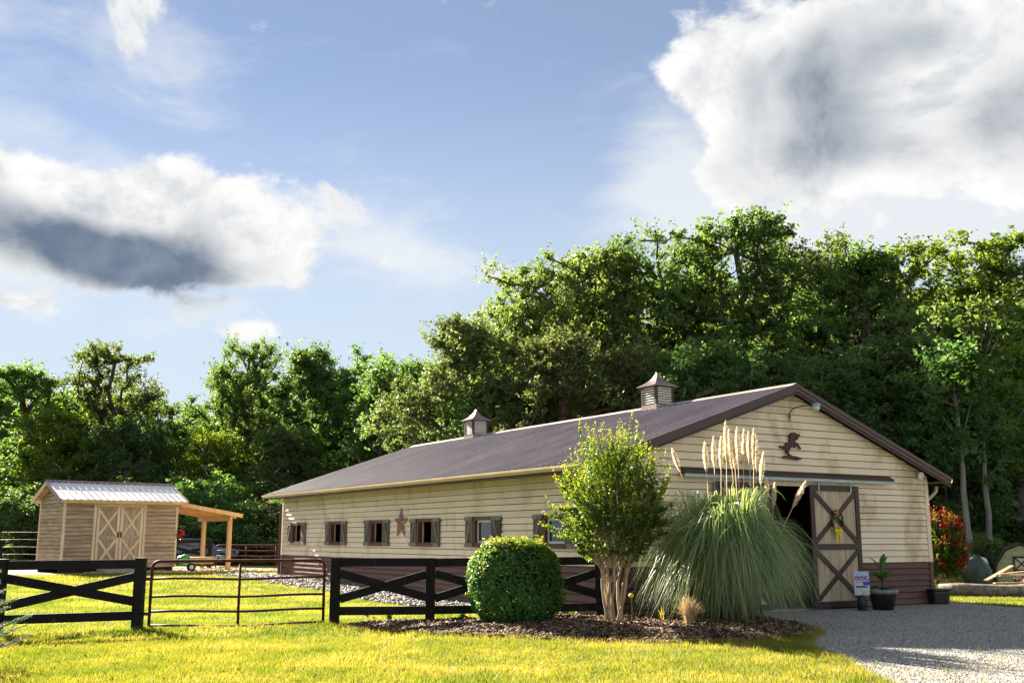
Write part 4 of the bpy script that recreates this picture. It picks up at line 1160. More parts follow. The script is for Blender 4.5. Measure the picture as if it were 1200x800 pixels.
def lump(name, mat, parent, r, seed, flat_=1.0, n=3):
    import bmesh
    bm = bmesh.new(); bmesh.ops.create_icosphere(bm, subdivisions=n, radius=1.0); rr = np.random.default_rng(seed); ph = rr.uniform(0, 6, 9)
    for v in bm.verts:
        x, y, z = v.co; k = 1 + .10 * math.sin(3 * x + ph[0]) + .10 * math.sin(4 * y + ph[1]) + .08 * math.sin(5 * z + ph[2]) + .06 * math.sin(9 * x + 7 * z + ph[3]) + .05 * math.sin(11 * y + ph[4])
        v.co = Vector((x * r[0] * k, y * r[1] * k, max(z * r[2] * k, -.15 * r[2]) + .12 * r[2]))
    me = bpy.data.meshes.new(name); bm.to_mesh(me); bm.free(); me.polygons.foreach_set('use_smooth', [True] * len(me.polygons))
    return link(name, me, mat, parent)


o = lump('tarp_heap', M['tarp'], None, (.52, .5, .72), 2); o.location = (15.6, 36.2, gz(15.6, 36.2) + .05); tag(o, 'dark green tarp covered heap beside the red flowering shrub', 'tarp')
tk_ = tag(empty('water_tank', (16.45, 38.0, gz(16.45, 38.0))), 'pale plastic water tank behind the tarp heap', 'tank')
tk_.scale = (.62, .62, .80)
MB().lathe([(.50, 0), (.52, .1), (.52, .95), (.42, 1.12), (.15, 1.18)], 20).build('tank_body', M['white_plastic'], tk_, True)
MB().lathe([(.15, 1.16), (.15, 1.25), (.12, 1.27)], 14).build('lid', M['black_plastic'], tk_)
for z in (.3, .6, .9): MB().lathe([(.525, z), (.535, z + .01), (.535, z + .05), (.525, z + .06)], 20).build('band', M['track'], tk_)

# ------------------------------------------------------------------ vegetation
def limb_mesh(name, nodes, par, rad, mat, ns=6):
    """tapered tubes along a node tree (one short frustum per edge, shared orientation)"""
    nodes = np.asarray(nodes); idx = np.array([i for i in range(len(nodes)) if par[i] >= 0]); pa = np.asarray(par)[idx]
    A = nodes[pa]; B = nodes[idx]; d = unit(B - A)
    ref = np.where(np.abs(d[:, 2:3]) > .9, np.array([[1., 0, 0]]), np.array([[0, 0, 1.]])); s = unit(np.cross(d, ref)); t = np.cross(d, s)
    ang = np.arange(ns) * 2 * np.pi / ns; ring = s[:, None, :] * np.cos(ang)[None, :, None] + t[:, None, :] * np.sin(ang)[None, :, None]
    ra = np.minimum(rad[pa], rad[idx] * 1.6); V = np.concatenate([A[:, None] + ring * ra[:, None, None], B[:, None] + ring * rad[idx][:, None, None] * .98], 1).reshape(-1, 3)
    b = (np.arange(len(idx)) * 2 * ns)[:, None] + np.arange(ns)[None, :]; b2 = (np.arange(len(idx)) * 2 * ns)[:, None] + ((np.arange(ns) + 1) % ns)[None, :]
    F = np.stack([b, b2, b2 + ns, b + ns], -1).reshape(-1, 4)
    return np_mesh(name, V, F, mat, True)


def grow(rng, H, Rc, zb, ncl, kr, prof_pow=.55, top=.93, voids=5, lean=.3, seg=.8):
    """trunk plus clump points joined to the nearest lower wood; returns nodes, parents, radii, clump centres"""
    n = max(4, int(H * .72 / seg)); nodes = [np.array([0., 0, -.3])]; par = [-1]; dx = rng.normal(size=2) * lean / n
    p = np.array([0., 0, 0.])
    for i in range(1, n + 1):
        p = np.array([p[0] + dx[0] + rng.normal() * .07, p[1] + dx[1] + rng.normal() * .07, H * .72 * i / n]); nodes.append(p); par.append(i - 1)
    ph = rng.uniform(0, 6.28, 6); C = []
    vc = [(rng.uniform(-.8, .8) * Rc, rng.uniform(-.8, .8) * Rc, rng.uniform(zb, H), rng.uniform(.10, .22) * H * .8) for _ in range(voids)]
    while len(C) < ncl:
        u = rng.uniform(0, 1) ** .85; th = rng.uniform(0, 6.2832); z = zb + (H - zb) * u
        pr = max(0.02, math.sin(math.pi * min(1, .16 + .84 * u) * top)) ** prof_pow
        lum = 1 + .20 * math.sin(2 * th + ph[0] + 3 * u) + .16 * math.sin(3 * th + ph[1] - 5 * u) + .14 * math.sin(7 * u + ph[2])
        r = Rc * pr * lum * rng.uniform(0, 1) ** .42; q = np.array([r * math.cos(th), r * math.sin(th), z + rng.normal() * .2])
        if any((q[0] - v[0]) ** 2 + (q[1] - v[1]) ** 2 + (q[2] - v[2]) ** 2 < v[3] ** 2 for v in vc) and rng.uniform() < .85: continue
        C.append(q)
    C = np.array(C); order = np.argsort(np.linalg.norm(C[:, :2], axis=1) + .25 * np.abs(C[:, 2] - H * .5)); leafs = []
    for i in order:
        c = C[i]; N_ = np.array(nodes); d = np.linalg.norm(N_ - c, axis=1) + 1.2 * np.maximum(0, N_[:, 2] - c[2] + .3) + np.where(N_[:, 2] < zb * .75, 4.0, 0)
        j = int(np.argmin(d)); a = N_[j]; L = np.linalg.norm(c - a); k = max(1, int(L / 1.1)); last = j
        for m in range(1, k + 1):
            t = m / k; q = a + (c - a) * t + np.array([0, 0, -.10 * L * math.sin(math.pi * t)]) * (1 if t < 1 else 0) + rng.normal(size=3) * .07 * (t < 1)
            nodes.append(q); par.append(last); last = len(nodes) - 1
        leafs.append(last)
    cnt = np.zeros(len(nodes)); cnt[leafs] = 1
    for i in range(len(nodes) - 1, 0, -1): cnt[par[i]] += cnt[i]
    rad = kr * np.sqrt(np.maximum(cnt, .6)) ** .95
    return np.array(nodes), par, rad, C


def crown_leaves(rng, C, per, cr, size, H, Rc, up=.5, asp=.55, flatz=.62, axis0=None):
    """leaves set along short twigs that fan out from every clump centre"""
    nt = 9; pl = max(4, per // nt); nc = len(C); sc = cr * rng.uniform(.55, 1.5, nc)
    cz = np.array([0, 0, np.median(C[:, 2]) - .15 * H]); out = unit(C - cz)
    d = unit(out[:, None, :] * .55 + np.array([0, 0, .12]) + rng.normal(size=(nc, nt, 3)) * np.array([.8, .8, .5]))
    L = sc[:, None] * rng.uniform(.5, 1.45, (nc, nt))
    st = C[:, None, :] + rng.normal(size=(nc, nt, 3)) * sc[:, None, None] * .22
    t = rng.uniform(0, 1, (nc, nt, pl)) ** .8
    P = st[:, :, None, :] + d[:, :, None, :] * (L[:, :, None] * t)[..., None]
    P = P - np.array([0, 0, 1.0]) * (.10 * L[:, :, None] * t ** 2)[..., None]
    P = (P + rng.normal(size=P.shape) * np.array([.13, .13, .09])).reshape(-1, 3)
    n = len(P)
    nr = np.repeat(out, nt * pl, 0) * .35 + np.array([0, 0, up]) + rng.normal(size=(n, 3)) * .7
    return P, nr, size * rng.uniform(.6, 1.35, n)


def tree_proto(name, seed, H, Rc, zb, ncl, per, cr, lsize, leafmat, bark, label='', kr=.045, **kw):
    rng = np.random.default_rng(seed); nodes, par, rad, C = grow(rng, H, Rc, zb, ncl, kr, **kw)
    r = empty(name)
    link('trunk', limb_mesh('trunk', nodes, par, rad, bark), None, r)
    P, nr, sz_ = crown_leaves(rng, C, per, cr, lsize, H, Rc)
    link('crown', leaf_mesh('crown', P, nr, sz_, .62, leafmat, rng), None, r)
    return r


protos = {}
def proto(key):
    if key not in protos:
        a = PD[key]; protos[key] = tree_proto(*a[0], **a[1])
    return protos[key]


PD = {
    'oak': (('oak_tree', 1, 19.0, 6.4, 4.5, 270, 150, .95, .27, FOREST_A, M['bark']), dict(prof_pow=.5, voids=14)),
    'oak2': (('oak_tree', 12, 19.0, 5.8, 5.0, 250, 150, .95, .27, FOREST_A, M['bark']), dict(prof_pow=.55, voids=15)),
    'maple': (('maple_tree', 3, 16.0, 4.6, 2.6, 260, 150, .85, .25, FOREST_B, M['bark']), dict(prof_pow=.6, voids=8)),
    'maple2': (('maple_tree', 14, 16.0, 4.2, 2.2, 250, 150, .85, .25, FOREST_B, M['bark']), dict(prof_pow=.75, voids=8)),
    'olive': (('broadleaf_tree', 5, 15.0, 4.3, 2.4, 260, 150, .85, .24, FOREST_C, M['bark']), dict(prof_pow=.55, voids=8)),
    'airy': (('sweetgum_tree', 6, 19.0, 5.0, 5.5, 170, 140, .95, .26, FOREST_D, M['bark']), dict(prof_pow=.5, voids=16)),
    'bright': (('young_tree', 8, 12.0, 3.8, .8, 230, 150, .78, .22, FOREST_D, M['grey_bark']), dict(prof_pow=.55, voids=6)),
    'dense': (('young_tree', 9, 12.0, 4.2, .6, 280, 150, .80, .22, FOREST_B, M['grey_bark']), dict(prof_pow=.5, voids=5)),
    'shrub': (('wood_edge_shrub', 10, 4.2, 2.4, .2, 110, 120, .50, .18, FOREST_B, M['bark']), dict(prof_pow=.5, voids=2, kr=.02)),
    'shrub2': (('wood_edge_shrub', 11, 4.2, 2.2, .2, 100, 120, .50, .18, FOREST_D, M['bark']), dict(prof_pow=.5, voids=2, kr=.02)),
}
PH = {k: a[0][2] for k, a in PD.items()}; used_proto = set()


def sight(px, Y):       # ground position seen in column px of the photograph at distance Y
    return (px - 600) / FPX * (Y * math.cos(PITCH)), Y


def plant(key, px, Y, top, wide, label, rot=None, group=None):
    """a tree of the kind `key`; top = row its tip reaches, wide = spread relative to its prototype's proportions"""
    pr = proto(key); x, y = sight(px, Y); H = (629.9 - top) / 1257 * Y + EYE - gz(x, y); s = H / (PH[key] * 1.04)
    o = pr if key not in used_proto else copy_tree(pr); used_proto.add(key)
    o.location = (x, y, gz(x, y)); o.scale = (s * wide, s * wide, s); o.rotation_euler = (0, 0, random.uniform(0, 6.28) if rot is None else rot)
    tag(o, label, 'shrub' if 'shrub' in key else 'tree', group); return o


LW = 'tree of the left wood '
plant('maple', 18, 84, 428, 1.15, 'broad green tree at the open end of the wood left of the plank shed')
plant('oak2', 122, 86, 402, .95, 'tallest tree standing behind the plank shed')
plant('bright', 62, 80, 478, 1.2, 'low yellow green tree behind the plank shed gable')
plant('maple2', 205, 88, 462, 1.2, 'shorter tree in the dip of the wood behind the lean-to')
plant('oak', 282, 84, 398, .80, 'tall tree with open crown behind the gap between shed and barn')
plant('maple', 358, 88, 404, .95, 'round topped tree behind the far barn eave')
plant('maple2', 420, 86, 405, 1.0, 'narrow tree beside the round topped one behind the far roof end')
plant('dense', 468, 80, 420, 1.0, 'dark green tree where the low wood meets the tall wood')
plant('bright', 245, 78, 505, 1.1, 'yellow green young tree seen above the lean-to')
plant('dense', 152, 79, 490, 1.1, 'dark bushy tree above the shed roof')
plant('dense', 330, 77, 500, 1.1, 'dark bushy tree above the far end of the barn')
plant('olive', 535, 60, 368, .95, 'olive brown tree behind the far cupola')
plant('oak', 622, 64, 308, .85, 'big green tree rising between the two cupolas')
plant('oak2', 690, 62, 281, .85, 'tall olive crowned oak standing between the cupolas nearer the barn front', 1.0)
plant('olive', 655, 54, 385, .95, 'olive leaved smaller tree under the tall oaks by the ridge')
plant('olive', 745, 55, 400, .85, 'olive leaved tree close behind the near cupola')
plant('oak', 775, 64, 262, .85, 'tall oak directly behind the near cupola', 2.2)
plant('oak2', 872, 62, 243, .95, 'tallest dark oak of the wood behind the barn peak', .4)
plant('oak', 962, 66, 266, .85, 'tall dark oak just right of the barn peak', 3.6)
plant('maple', 1020, 62, 285, 1.0, 'tall green tree behind the right roof slope')
plant('airy', 1085, 66, 280, 1.1, 'airy yellow green tree letting sky through its crown')
plant('airy', 1165, 64, 268, 1.1, 'tall airy tree with yellow tips above the green shed', 2.0)
plant('maple2', 1232, 62, 262, 1.1, 'tall tree past the little green shed')
plant('dense', 1000, 52, 420, 1.1, 'dense dark green tree behind the gable slope')
plant('dense', 1075, 54, 395, 1.2, 'dense dark tree behind the gable end floodlight', 1.7)
plant('maple2', 930, 54, 395, 1.0, 'green tree filling the space behind the gooseneck lamp')
plant('bright', 1195, 52, 400, 1.0, 'bright leaved tree over the little green shed')
plant('maple', 1125, 50, 420, .95, 'green tree over the red flowering shrub')
plant('dense', 830, 52, 400, 1.0, 'dark tree behind the ridge between cupola and peak')
plant('dense', 590, 56, 440, 1.0, 'dark leafy tree behind the ridge beside the far cupola')
BK = 'tree standing deep in the wood behind the front trees'
for k, (px, Y, tp) in enumerate([(-20, 112, 450), (50, 116, 455), (120, 112, 440), (200, 118, 470), (270, 112, 440), (345, 116, 440), (410, 112, 440), (480, 108, 440), (545, 92, 420), (610, 88, 380), (680, 90, 345), (750, 86, 330), (830, 90, 320), (910, 86, 320), (985, 88, 330), (1060, 86, 345), (1130, 90, 340), (1210, 86, 330), (1270, 80, 330)]):
    plant(['maple', 'oak', 'maple2', 'oak2'][k % 4], px, Y, tp, 1.25, BK, group='trees deep in the wood')
for k in range(17):
    px = -40 + k * 33; plant('shrub' if k % 3 else 'shrub2', px, 72 + 6 * math.sin(k * 2.1), 575 + 12 * math.sin(k * 1.3), 1.3, 'leafy shrub in the undergrowth along the left wood edge', group='undergrowth of the left wood edge')
for k in range(9):
    px = 985 + k * 34; plant('shrub' if k % 4 else 'shrub2', px, 57 + 4 * math.sin(k * 2.1), 570 + 14 * math.sin(k * 1.3), 1.3, 'leafy shrub in the undergrowth along the right wood edge', group='undergrowth of the right wood edge')
# bare trunks at the right wood edge
for px, Y, h, r_, ln, lb in ((1137, 47, 9, .17, .25, 'pale straight trunked tree beside the tarp heap'), (1146, 50, 9, .11, .5, 'thin trunked tree behind the pale trunk by the tarp heap'), (1160, 47.5, 11, .15, -.1, 'slim dark trunked tree next to the little green shed'), (1208, 60, 11, .15, .1, 'thin trunked tree behind the little green shed')):
    x, y = sight(px, Y); rng = np.random.default_rng(px)
    t_ = tag(empty('slim_tree', (x, y, gz(x, y))), lb, 'tree')
    pts = [(ln * (1 - (1 - k / 12) ** 2) * -.6 + rng.normal() * .03, rng.normal() * .03, h * k / 12 - .1) for k in range(13)]
    MB().tube(pts, [r_ * (1 - .055 * k) for k in range(13)], 9).build('trunk', M['grey_bark'], t_, True)
    C_ = np.array([(rng.normal() * .9 + pts[-1][0], rng.normal() * .9, h * rng.uniform(.62, 1.08)) for _ in range(34)])
    P_, nr_, s_ = crown_leaves(rng, C_, 110, .7, .26, h, 2); link('crown', leaf_mesh('crown', P_, nr_, s_, .6, FOREST_B, rng), None, t_)
    br = MB()
    for c in C_[:14]:
        k = int(np.clip((c[2] - .8) / h * 12, 4, 12)); br.tube([pts[k], tuple((np.array(pts[k]) + c) / 2 + (0, 0, -.1)), tuple(c)], [.04, .028, .012], 5)
    br.build('limbs', M['grey_bark'], t_)

# ---- clipped round bush
rng = np.random.default_rng(31)
BUSHM = mat_leaf('bush_leaf', [(0.036, 0.095, 0.024), (0.068, 0.150, 0.032), (0.130, 0.215, 0.044)], (2.6, 2.3, .7), .42, .38, .5, 0)
BUSHT = mat_leaf('bush_tip_sunlit_leaf', [(0.11, 0.16, 0.02), (0.20, 0.24, 0.03), (0.24, 0.17, 0.05)], (2.1, 1.9, .8), .5, .4, .4, 0)  # for stray shoots, and for leaves coloured as if sunlit
bx_, by_ = .04, 19.75; bz_ = .05
bush = tag(empty('round_bush', (bx_, by_, bz_)), 'clipped round glossy leaved bush in front of the black fence', 'bush')
bush.scale = (.97, .97, .93)
n = 15000; u = rng.uniform(-1, 1, n); th = rng.uniform(0, 2 * np.pi, n)
def bush_r(th, z):      # superellipse profile, slightly lumpy
    zz = np.clip((z - .78) / .82, -1, 1); p = (1 - np.abs(zz) ** 3.0) ** (1 / 2.6)
    return .86 * p * (1 + .045 * np.sin(3 * th + 1) + .04 * np.sin(5 * th + 4 * z) + .035 * np.sin(9 * th - 7 * z) + .02 * np.sin(17 * th + 13 * z)) * (1 - .05 * (z < .25))
z = rng.uniform(-.02, 1.58, n); rr_ = bush_r(th, z) * (1 - np.abs(rng.normal(size=n)) * .07 + rng.uniform(0, .035, n) + .10 * (rng.uniform(size=n) < .03) * rng.uniform(size=n))
capn = 3500; th2 = rng.uniform(0, 2 * np.pi, capn); rr2 = np.sqrt(rng.uniform(0, 1, capn)) * .62; z2 = 1.47 + .12 * (1 - (rr2 / .62) ** 2) + rng.normal(size=capn) * .03
P_ = np.concatenate([np.stack([rr_ * np.cos(th), rr_ * np.sin(th), z], 1), np.stack([rr2 * np.cos(th2), rr2 * np.sin(th2), z2], 1)])
cen = np.array([0, 0, .75]); nr_ = unit((P_ - cen) * (1, 1, .8)) * .9 + np.array([0, 0, .35]) + rng.normal(size=P_.shape) * .5
link('leaves', leaf_mesh('leaves', P_, nr_, rng.uniform(.038, .095, len(P_)), .6, BUSHM, rng), None, bush)
sel = rng.choice(len(P_), 1900, replace=False, p=(lambda w: w / w.sum())(np.clip(P_[:, 2] - .5, .02, 2) ** 1.6 * (1 + .8 * (P_[:, 0] < -.2))))  # yellow leaves weighted to top and left: sunlight put into the colour
link('sunlit_leaves', leaf_mesh('sunlit_leaves', P_[sel] + nr_[sel] * .025, nr_[sel] + rng.normal(size=(len(sel), 3)) * .3, rng.uniform(.04, .07, len(sel)), .5, BUSHT, rng), None, bush)
sh_a = rng.uniform(0, 2 * np.pi, 70); sh_z = 1.60 - .35 * rng.uniform(size=70) ** 2; sh_r = bush_r(sh_a, np.minimum(sh_z, 1.5)) * rng.uniform(.2, 1.0, 70)
sp_ = np.stack([sh_r * np.cos(sh_a), sh_r * np.sin(sh_a), np.where(sh_r < .6, 1.55, sh_z)], 1); t_s = rng.uniform(0, 1, (70, 14, 1)); dsh = unit(sp_ * (1, 1, .0) * .5 + (0, 0, .9) + rng.normal(size=(70, 3)) * .25)
Ps = (sp_[:, None] + dsh[:, None] * t_s * rng.uniform(.06, .17, (70, 1, 1)) + rng.normal(size=(70, 14, 3)) * .018).reshape(-1, 3)
link('stray_shoots', leaf_mesh('stray_shoots', Ps, rng.normal(size=Ps.shape) + (0, 0, .4), rng.uniform(.035, .06, len(Ps)), .5, BUSHT, rng), None, bush)
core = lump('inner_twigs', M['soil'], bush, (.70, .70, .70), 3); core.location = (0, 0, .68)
stm = MB()
for k in range(7):
    a = k * .9; stm.tube([(.06 * math.cos(a), .06 * math.sin(a), -.1), (.2 * math.cos(a), .2 * math.sin(a), .35), (.4 * math.cos(a), .4 * math.sin(a), .9)], [.025, .02, .01], 6)
stm.build('stems', M['bark'], bush)


# ---- crape myrtles: several bare stems fanning into a leafy crown
def crape(name, loc, H, Rc, nst, seed, leafm, tipm, label, nl=150, lsz=.062, flowers=None, zb=1.15, ulo=.42):
    rng = np.random.default_rng(seed); t_ = tag(empty(name, loc), label, 'tree')
    nodes = []; stems = []; tips = []
    for k in range(nst):
        a = 2 * math.pi * k / nst + rng.normal() * .25; sp = Rc * rng.uniform(.25, .62)
        tw_a = rng.normal() * .6; n = 9; pts = []
        for i in range(n + 1):
            t = i / n; r_ = .10 + (sp - .1) * t ** 1.35
            pts.append((r_ * math.cos(a + tw_a * t) + rng.normal() * .022, r_ * math.sin(a + tw_a * t) + rng.normal() * .022, -.08 + (H * .70) * t))
        MB().tube(pts, [.026 * (1 - .075 * i) + .005 for i in range(n + 1)], 8).build('stem', M['pale_bark'], t_, True); stems.append(np.array(pts))
    # leafy shoots
    tw = MB(); LP, LN, LS = [], [], []; TP, TN = [], []; FP = []
    ns = int(230 * (Rc / 1.15) ** 1.5)
    for k in range(ns):
        s = stems[rng.integers(nst)]; u = rng.uniform(ulo, 1.0); base = s[int(u * 9)]
        th = math.atan2(base[1], base[0]) + rng.normal() * .9; zt = zb + (H - zb) * rng.uniform(.04, 1.0) ** .95
        pr = math.sin(math.pi * min(.98, .20 + .72 * (zt - zb) / (H - zb))) ** .6
        r_ = Rc * pr * rng.uniform(.25, 1.0) ** .5; end = np.array([r_ * math.cos(th), r_ * math.sin(th), max(zt, base[2] + .05)])
        if rng.uniform() < .10: end = end * np.array([1.15, 1.15, 1.04]) + (0, 0, .10)
        mid = (base + end) / 2 + np.array([0, 0, -.03]); tw.tube([base, mid, end], [.010, .007, .003], 4, False)
        m = nl; tt = rng.uniform(.25, 1.02, m) ** .7; q = np.where(tt[:, None] < .5, base + (mid - base) * (tt[:, None] * 2), mid + (end - mid) * (tt[:, None] * 2 - 1))
        off = unit(rng.normal(size=(m, 3))) * rng.uniform(.01, .13, (m, 1)) * (1.15 - .75 * tt[:, None])
        LP.append(q + off); LN.append(off * 6 + (0, 0, .5) + rng.normal(size=(m, 3)) * .5)
        if end[2] > H * .5 or rng.uniform() < .3:
            d_ = unit(end - mid); m2 = 16; e2 = end + d_ * rng.uniform(0, .28, (m2, 1)) * np.array([.6, .6, 1.1]); TP.append(e2 + rng.normal(size=(m2, 3)) * .018); TN.append(rng.normal(size=(m2, 3)) + (0, 0, .3))
        FP.append(end + d_ * .08 if end[2] > H * .5 else end)
    tw.build('twigs', M['pale_bark'], t_)
    LP = np.concatenate(LP); LN = np.concatenate(LN)
    link('leaves', leaf_mesh('leaves', LP, LN, lsz * rng.uniform(.7, 1.3, len(LP)), .55, leafm, rng), None, t_)
    TP = np.concatenate(TP); TN = np.concatenate(TN)
    link('shoot_tips', leaf_mesh('shoot_tips', TP, TN, lsz * rng.uniform(.6, 1.0, len(TP)), .5, tipm, rng), None, t_)
    if flowers is not None:
        FP = np.array(FP); i = rng.choice(len(FP), int(len(FP) * .45), replace=False); m = 34
        q = np.repeat(FP[i], m, 0) + rng.normal(size=(len(i) * m, 3)) * (.075, .075, .10) + (0, 0, .05)
        link('blossom', leaf_mesh('blossom', q, rng.normal(size=q.shape) + (0, 0, .4), .07 * rng.uniform(.7, 1.3, len(q)), .8, flowers, rng), None, t_)
    return t_


CRL = mat_leaf('crape_leaf', [(0.036, 0.085, 0.016), (0.075, 0.130, 0.022), (0.145, 0.190, 0.030)], (2.2, 2.0, .7), .5, .42, .4, 0, 1.5)
CRT = mat_leaf('crape_tip', [(0.11, 0.18, 0.02), (0.18, 0.24, 0.03), (0.26, 0.19, 0.05)], (2.0, 1.9, .7), .5, .45, .3, 0, 1.5)
crape('crape_myrtle', (1.80, 19.30, .10), 3.30, 1.15, 8, 41, CRL, CRT, 'multi stemmed crape myrtle in the mulch bed at the barn corner', 120, .06)
REDB = mat_leaf('red_blossom', [(0.22, 0.004, 0.022), (0.32, 0.008, 0.036), (0.40, 0.025, 0.07)], (1.1, .8, 1.0), .30, .6, .2, 0)
x_, y_ = sight(1099, 33.0)
crape('flowering_crape_myrtle', (x_ + .1, y_, gz(x_, y_)), 2.15, .82, 7, 43, CRL, CRL, 'red flowering crape myrtle past the barn right corner', 170, .085, REDB, .10, .08)
sm = proto('shrub'); s_ = copy_tree(sm); x_, y_ = sight(1155, 40); s_.location = (x_, y_, gz(x_, y_)); s_.scale = (.30, .30, .36); tag(s_, 'small dark round shrub between the water tank and the green shed', 'shrub')
if 'group' in s_: del s_['group']

# ---- pampas grass
PAM = mat_leaf('pampas_blade', [(0.140, 0.215, 0.100), (0.245, 0.325, 0.155), (0.460, 0.500, 0.290)], (1.6, 1.6, .9), .40, .38, .5, 0, .8)
PLUME = mat_leaf('pampas_plume', [(0.70, 0.60, 0.46), (0.80, 0.71, 0.58), (0.86, 0.79, 0.68)], (1.15, 1.1, 1.0), .6, .8, .1, 0, 2)
pam = tag(empty('pampas_grass', (3.98, 20.05, .12)), 'great fountain of pampas grass with tall cream plumes', 'grass clump')


def fountain(name, n, seed, Rm, Hm, mat, wid, parent, inner=0.0, nt=190):
    """blades in tussocks: each tussock leans its own way, its blades rise, arch over and hang"""
    rng = np.random.default_rng(seed); seg = 10
    ta = rng.uniform(0, 2 * np.pi, nt); tk = rng.uniform(inner, 1.0, nt); tb = rng.normal(size=(nt, 2)) * .24; th_ = rng.uniform(.80, 1.08, nt)
    i = rng.integers(0, nt, n)
    az = ta[i] + rng.normal(size=n) * (.20 + .5 * (1 - tk[i])); k = np.clip(tk[i] + rng.normal(size=n) * .14, 0.04, 1.0)
    t = np.linspace(0, 1, seg + 1)[None, :]
    ln = Hm * th_[i] * rng.uniform(.62, 1.12, n)                       # length along the rising part
    ro = Rm * (.12 + .88 * k ** .9) * (ln / Hm) ** .6
    hp = ln * (1.0 - .26 * k ** 1.6)
    fall = np.clip(.48 + .55 * k + rng.normal(size=n) * .18, .10, 1.25)[:, None]
    r = ro[:, None] * (.22 * t + .78 * t ** 1.35)
    z = hp[:, None] * (np.sin(t * np.pi * (.50 + .30 * fall)) ** .85 - .30 * fall ** 1.5 * np.maximum(0, t - .5) ** 1.3 / .406)
    z = np.maximum(z, .015 + .02 * t)
    sw_ = rng.normal(size=(n, 1)) * .16 * t ** 2; a = az[:, None] + sw_
    x = tb[i, 0][:, None] + r * np.cos(a); y = tb[i, 1][:, None] + r * np.sin(a)
    Pc = np.stack([x, y, z], -1)
    sd_ = unit(np.stack([-np.sin(a), np.cos(a), np.zeros_like(a)], -1) + rng.normal(size=(n, 1, 3)) * .45)
    wd_ = (wid * rng.uniform(.6, 1.4, (n, 1)) * (1 - t ** 2.4 * .93))[..., None]
    V = np.stack([Pc - sd_ * wd_, Pc + sd_ * wd_], 2).reshape(-1, 3)
    q = (np.arange(n)[:, None] * (seg + 1) * 2 + np.arange(seg)[None, :] * 2).ravel()
    return link(name, np_mesh(name, V, np.stack([q, q + 1, q + 3, q + 2], 1), mat, True), None, parent)


fountain('blades', 11500, 51, 1.68, 2.18, PAM, .0105, pam)
DRY = mat_leaf('dry_blade', [(0.25, 0.18, 0.08), (0.36, 0.28, 0.13), (0.45, 0.36, 0.18)], (1.2, 1.1, .8), .3, .7, .2, 0, .8)
fountain('dry_blades', 750, 52, 1.58, 1.85, DRY, .008, pam, .45, 60)


def plume(base, top, bend, seed, Lh, wmax):
    rng = np.random.default_rng(seed); b = np.array(base, float); tp = np.array(top, float); n = 14
    pts = [b + (tp - b) * (i / n) + np.array(bend) * math.sin(math.pi * i / n * .5) ** 2 * (i / n) for i in range(n + 1)]
    st = MB().tube(pts, [.008 - .0003 * i for i in range(n + 1)], 5)
    L = np.linalg.norm(tp - b); m = 900; u = rng.uniform(0, 1, m) ** .85; s = 1 - Lh / L * (1 - u); f = s * n; i0 = np.clip(f.astype(int), 0, n - 1); P = np.array(pts)
    c = P[i0] + (P[i0 + 1] - P[i0]) * (f - i0)[:, None]; ax = unit(P[-1] - P[-4])[None]
    rad = wmax * np.sin(np.pi * np.clip(u * .9 + .08, 0, 1)) ** .75
    o = unit(rng.normal(size=(m, 3))); o -= ax * (o @ ax.T); o = unit(o) * rad[:, None] * rng.uniform(.3, 1, (m, 1))
    e = c + o + ax * rng.uniform(.02, .11, (m, 1)); sd_ = unit(np.cross(e - c, rng.normal(size=(m, 3)))) * .0065
    V = np.stack([c - sd_, c + sd_, e], 1).reshape(-1, 3)
    return st, np_mesh('plume', V, np.arange(m * 3).reshape(m, 3), PLUME)


# tips as seen: column, row, tilt in the picture plane
for k, (px, py, lean, Ln) in enumerate([(798, 530, -.42, .40), (830, 522, -.02, .50), (839, 516, .03, .55), (848, 516, .05, .55), (855, 497, .00, .66), (860, 506, -.05, .72), (868, 504, .02, .66), (876, 507, .04, .62), (881, 510, .02, .62), (887, 506, .05, .66), (896, 534, .16, .55), (901, 565, .06, .42), (909, 570, .10, .42), (938, 568, .48, .48), (864, 515, -.03, .55), (891, 520, .04, .5)]):
    rr = random.Random(k); Y = 20.05 + rr.uniform(-.5, .5); X = sight(px, Y)[0] - 3.98; Z = (629.9 - py) / 1257 * Y + EYE - .12
    st, me = plume((X - lean * 1.1 + rr.uniform(-.05, .05), Y - 20.05, 1.2), (X, Y - 20.05 + rr.uniform(-.05, .05), Z), (lean * .25, 0, 0), k, Ln, .075)
    po = link('plume', me, None, pam); st.build('stalk', PLUME, po)

# ---- small plants in the bed
tf = link('dry_grass_tuft', tuft('dry_grass_tuft', None, 520, .42, .34, mat_leaf('pale_tuft', [(0.42, 0.34, 0.17), (0.58, 0.49, 0.28), (0.68, 0.60, 0.40)], (1.1, 1.0, .8), .35, .7, .2, 0), '', '', .005, .6, 3)); tf.location = (3.05, 18.75, .13); tag(tf, 'small pale dry grass tuft beside the pampas', 'grass tuft')
ys = mat_leaf('yellow_blade', [(0.35, 0.36, 0.02), (0.50, 0.45, 0.03), (0.55, 0.5, 0.05)], (1.2, 1.1, .6), .45, .5, .3, 0)
tf = link('yellow_sprout', tuft('yellow_sprout', None, 9, .36, .16, ys, '', '', .014, .3, 5)); tf.location = (2.66, 19.3, .13); tf.scale = (.6, .6, .6); tag(tf, 'yellow sprout of strappy leaves in the mulch', 'plant')
yf = tag(empty('yellow_flower', (2.13, 19.35, .12)), 'single round yellow flower next to the crape myrtle stems', 'flower')
MB().tube([(0, 0, 0), (.01, 0, .25), (0, 0, .46)], .006, 5).build('stem', FOREST_B, yf)
MB().lathe([(.004, .42), (.045, .45), (.05, .47), (.035, .50), (.004, .51)], 10).build('bloom', flat('yellow_petal', (.75, .65, .02)), yf, True)
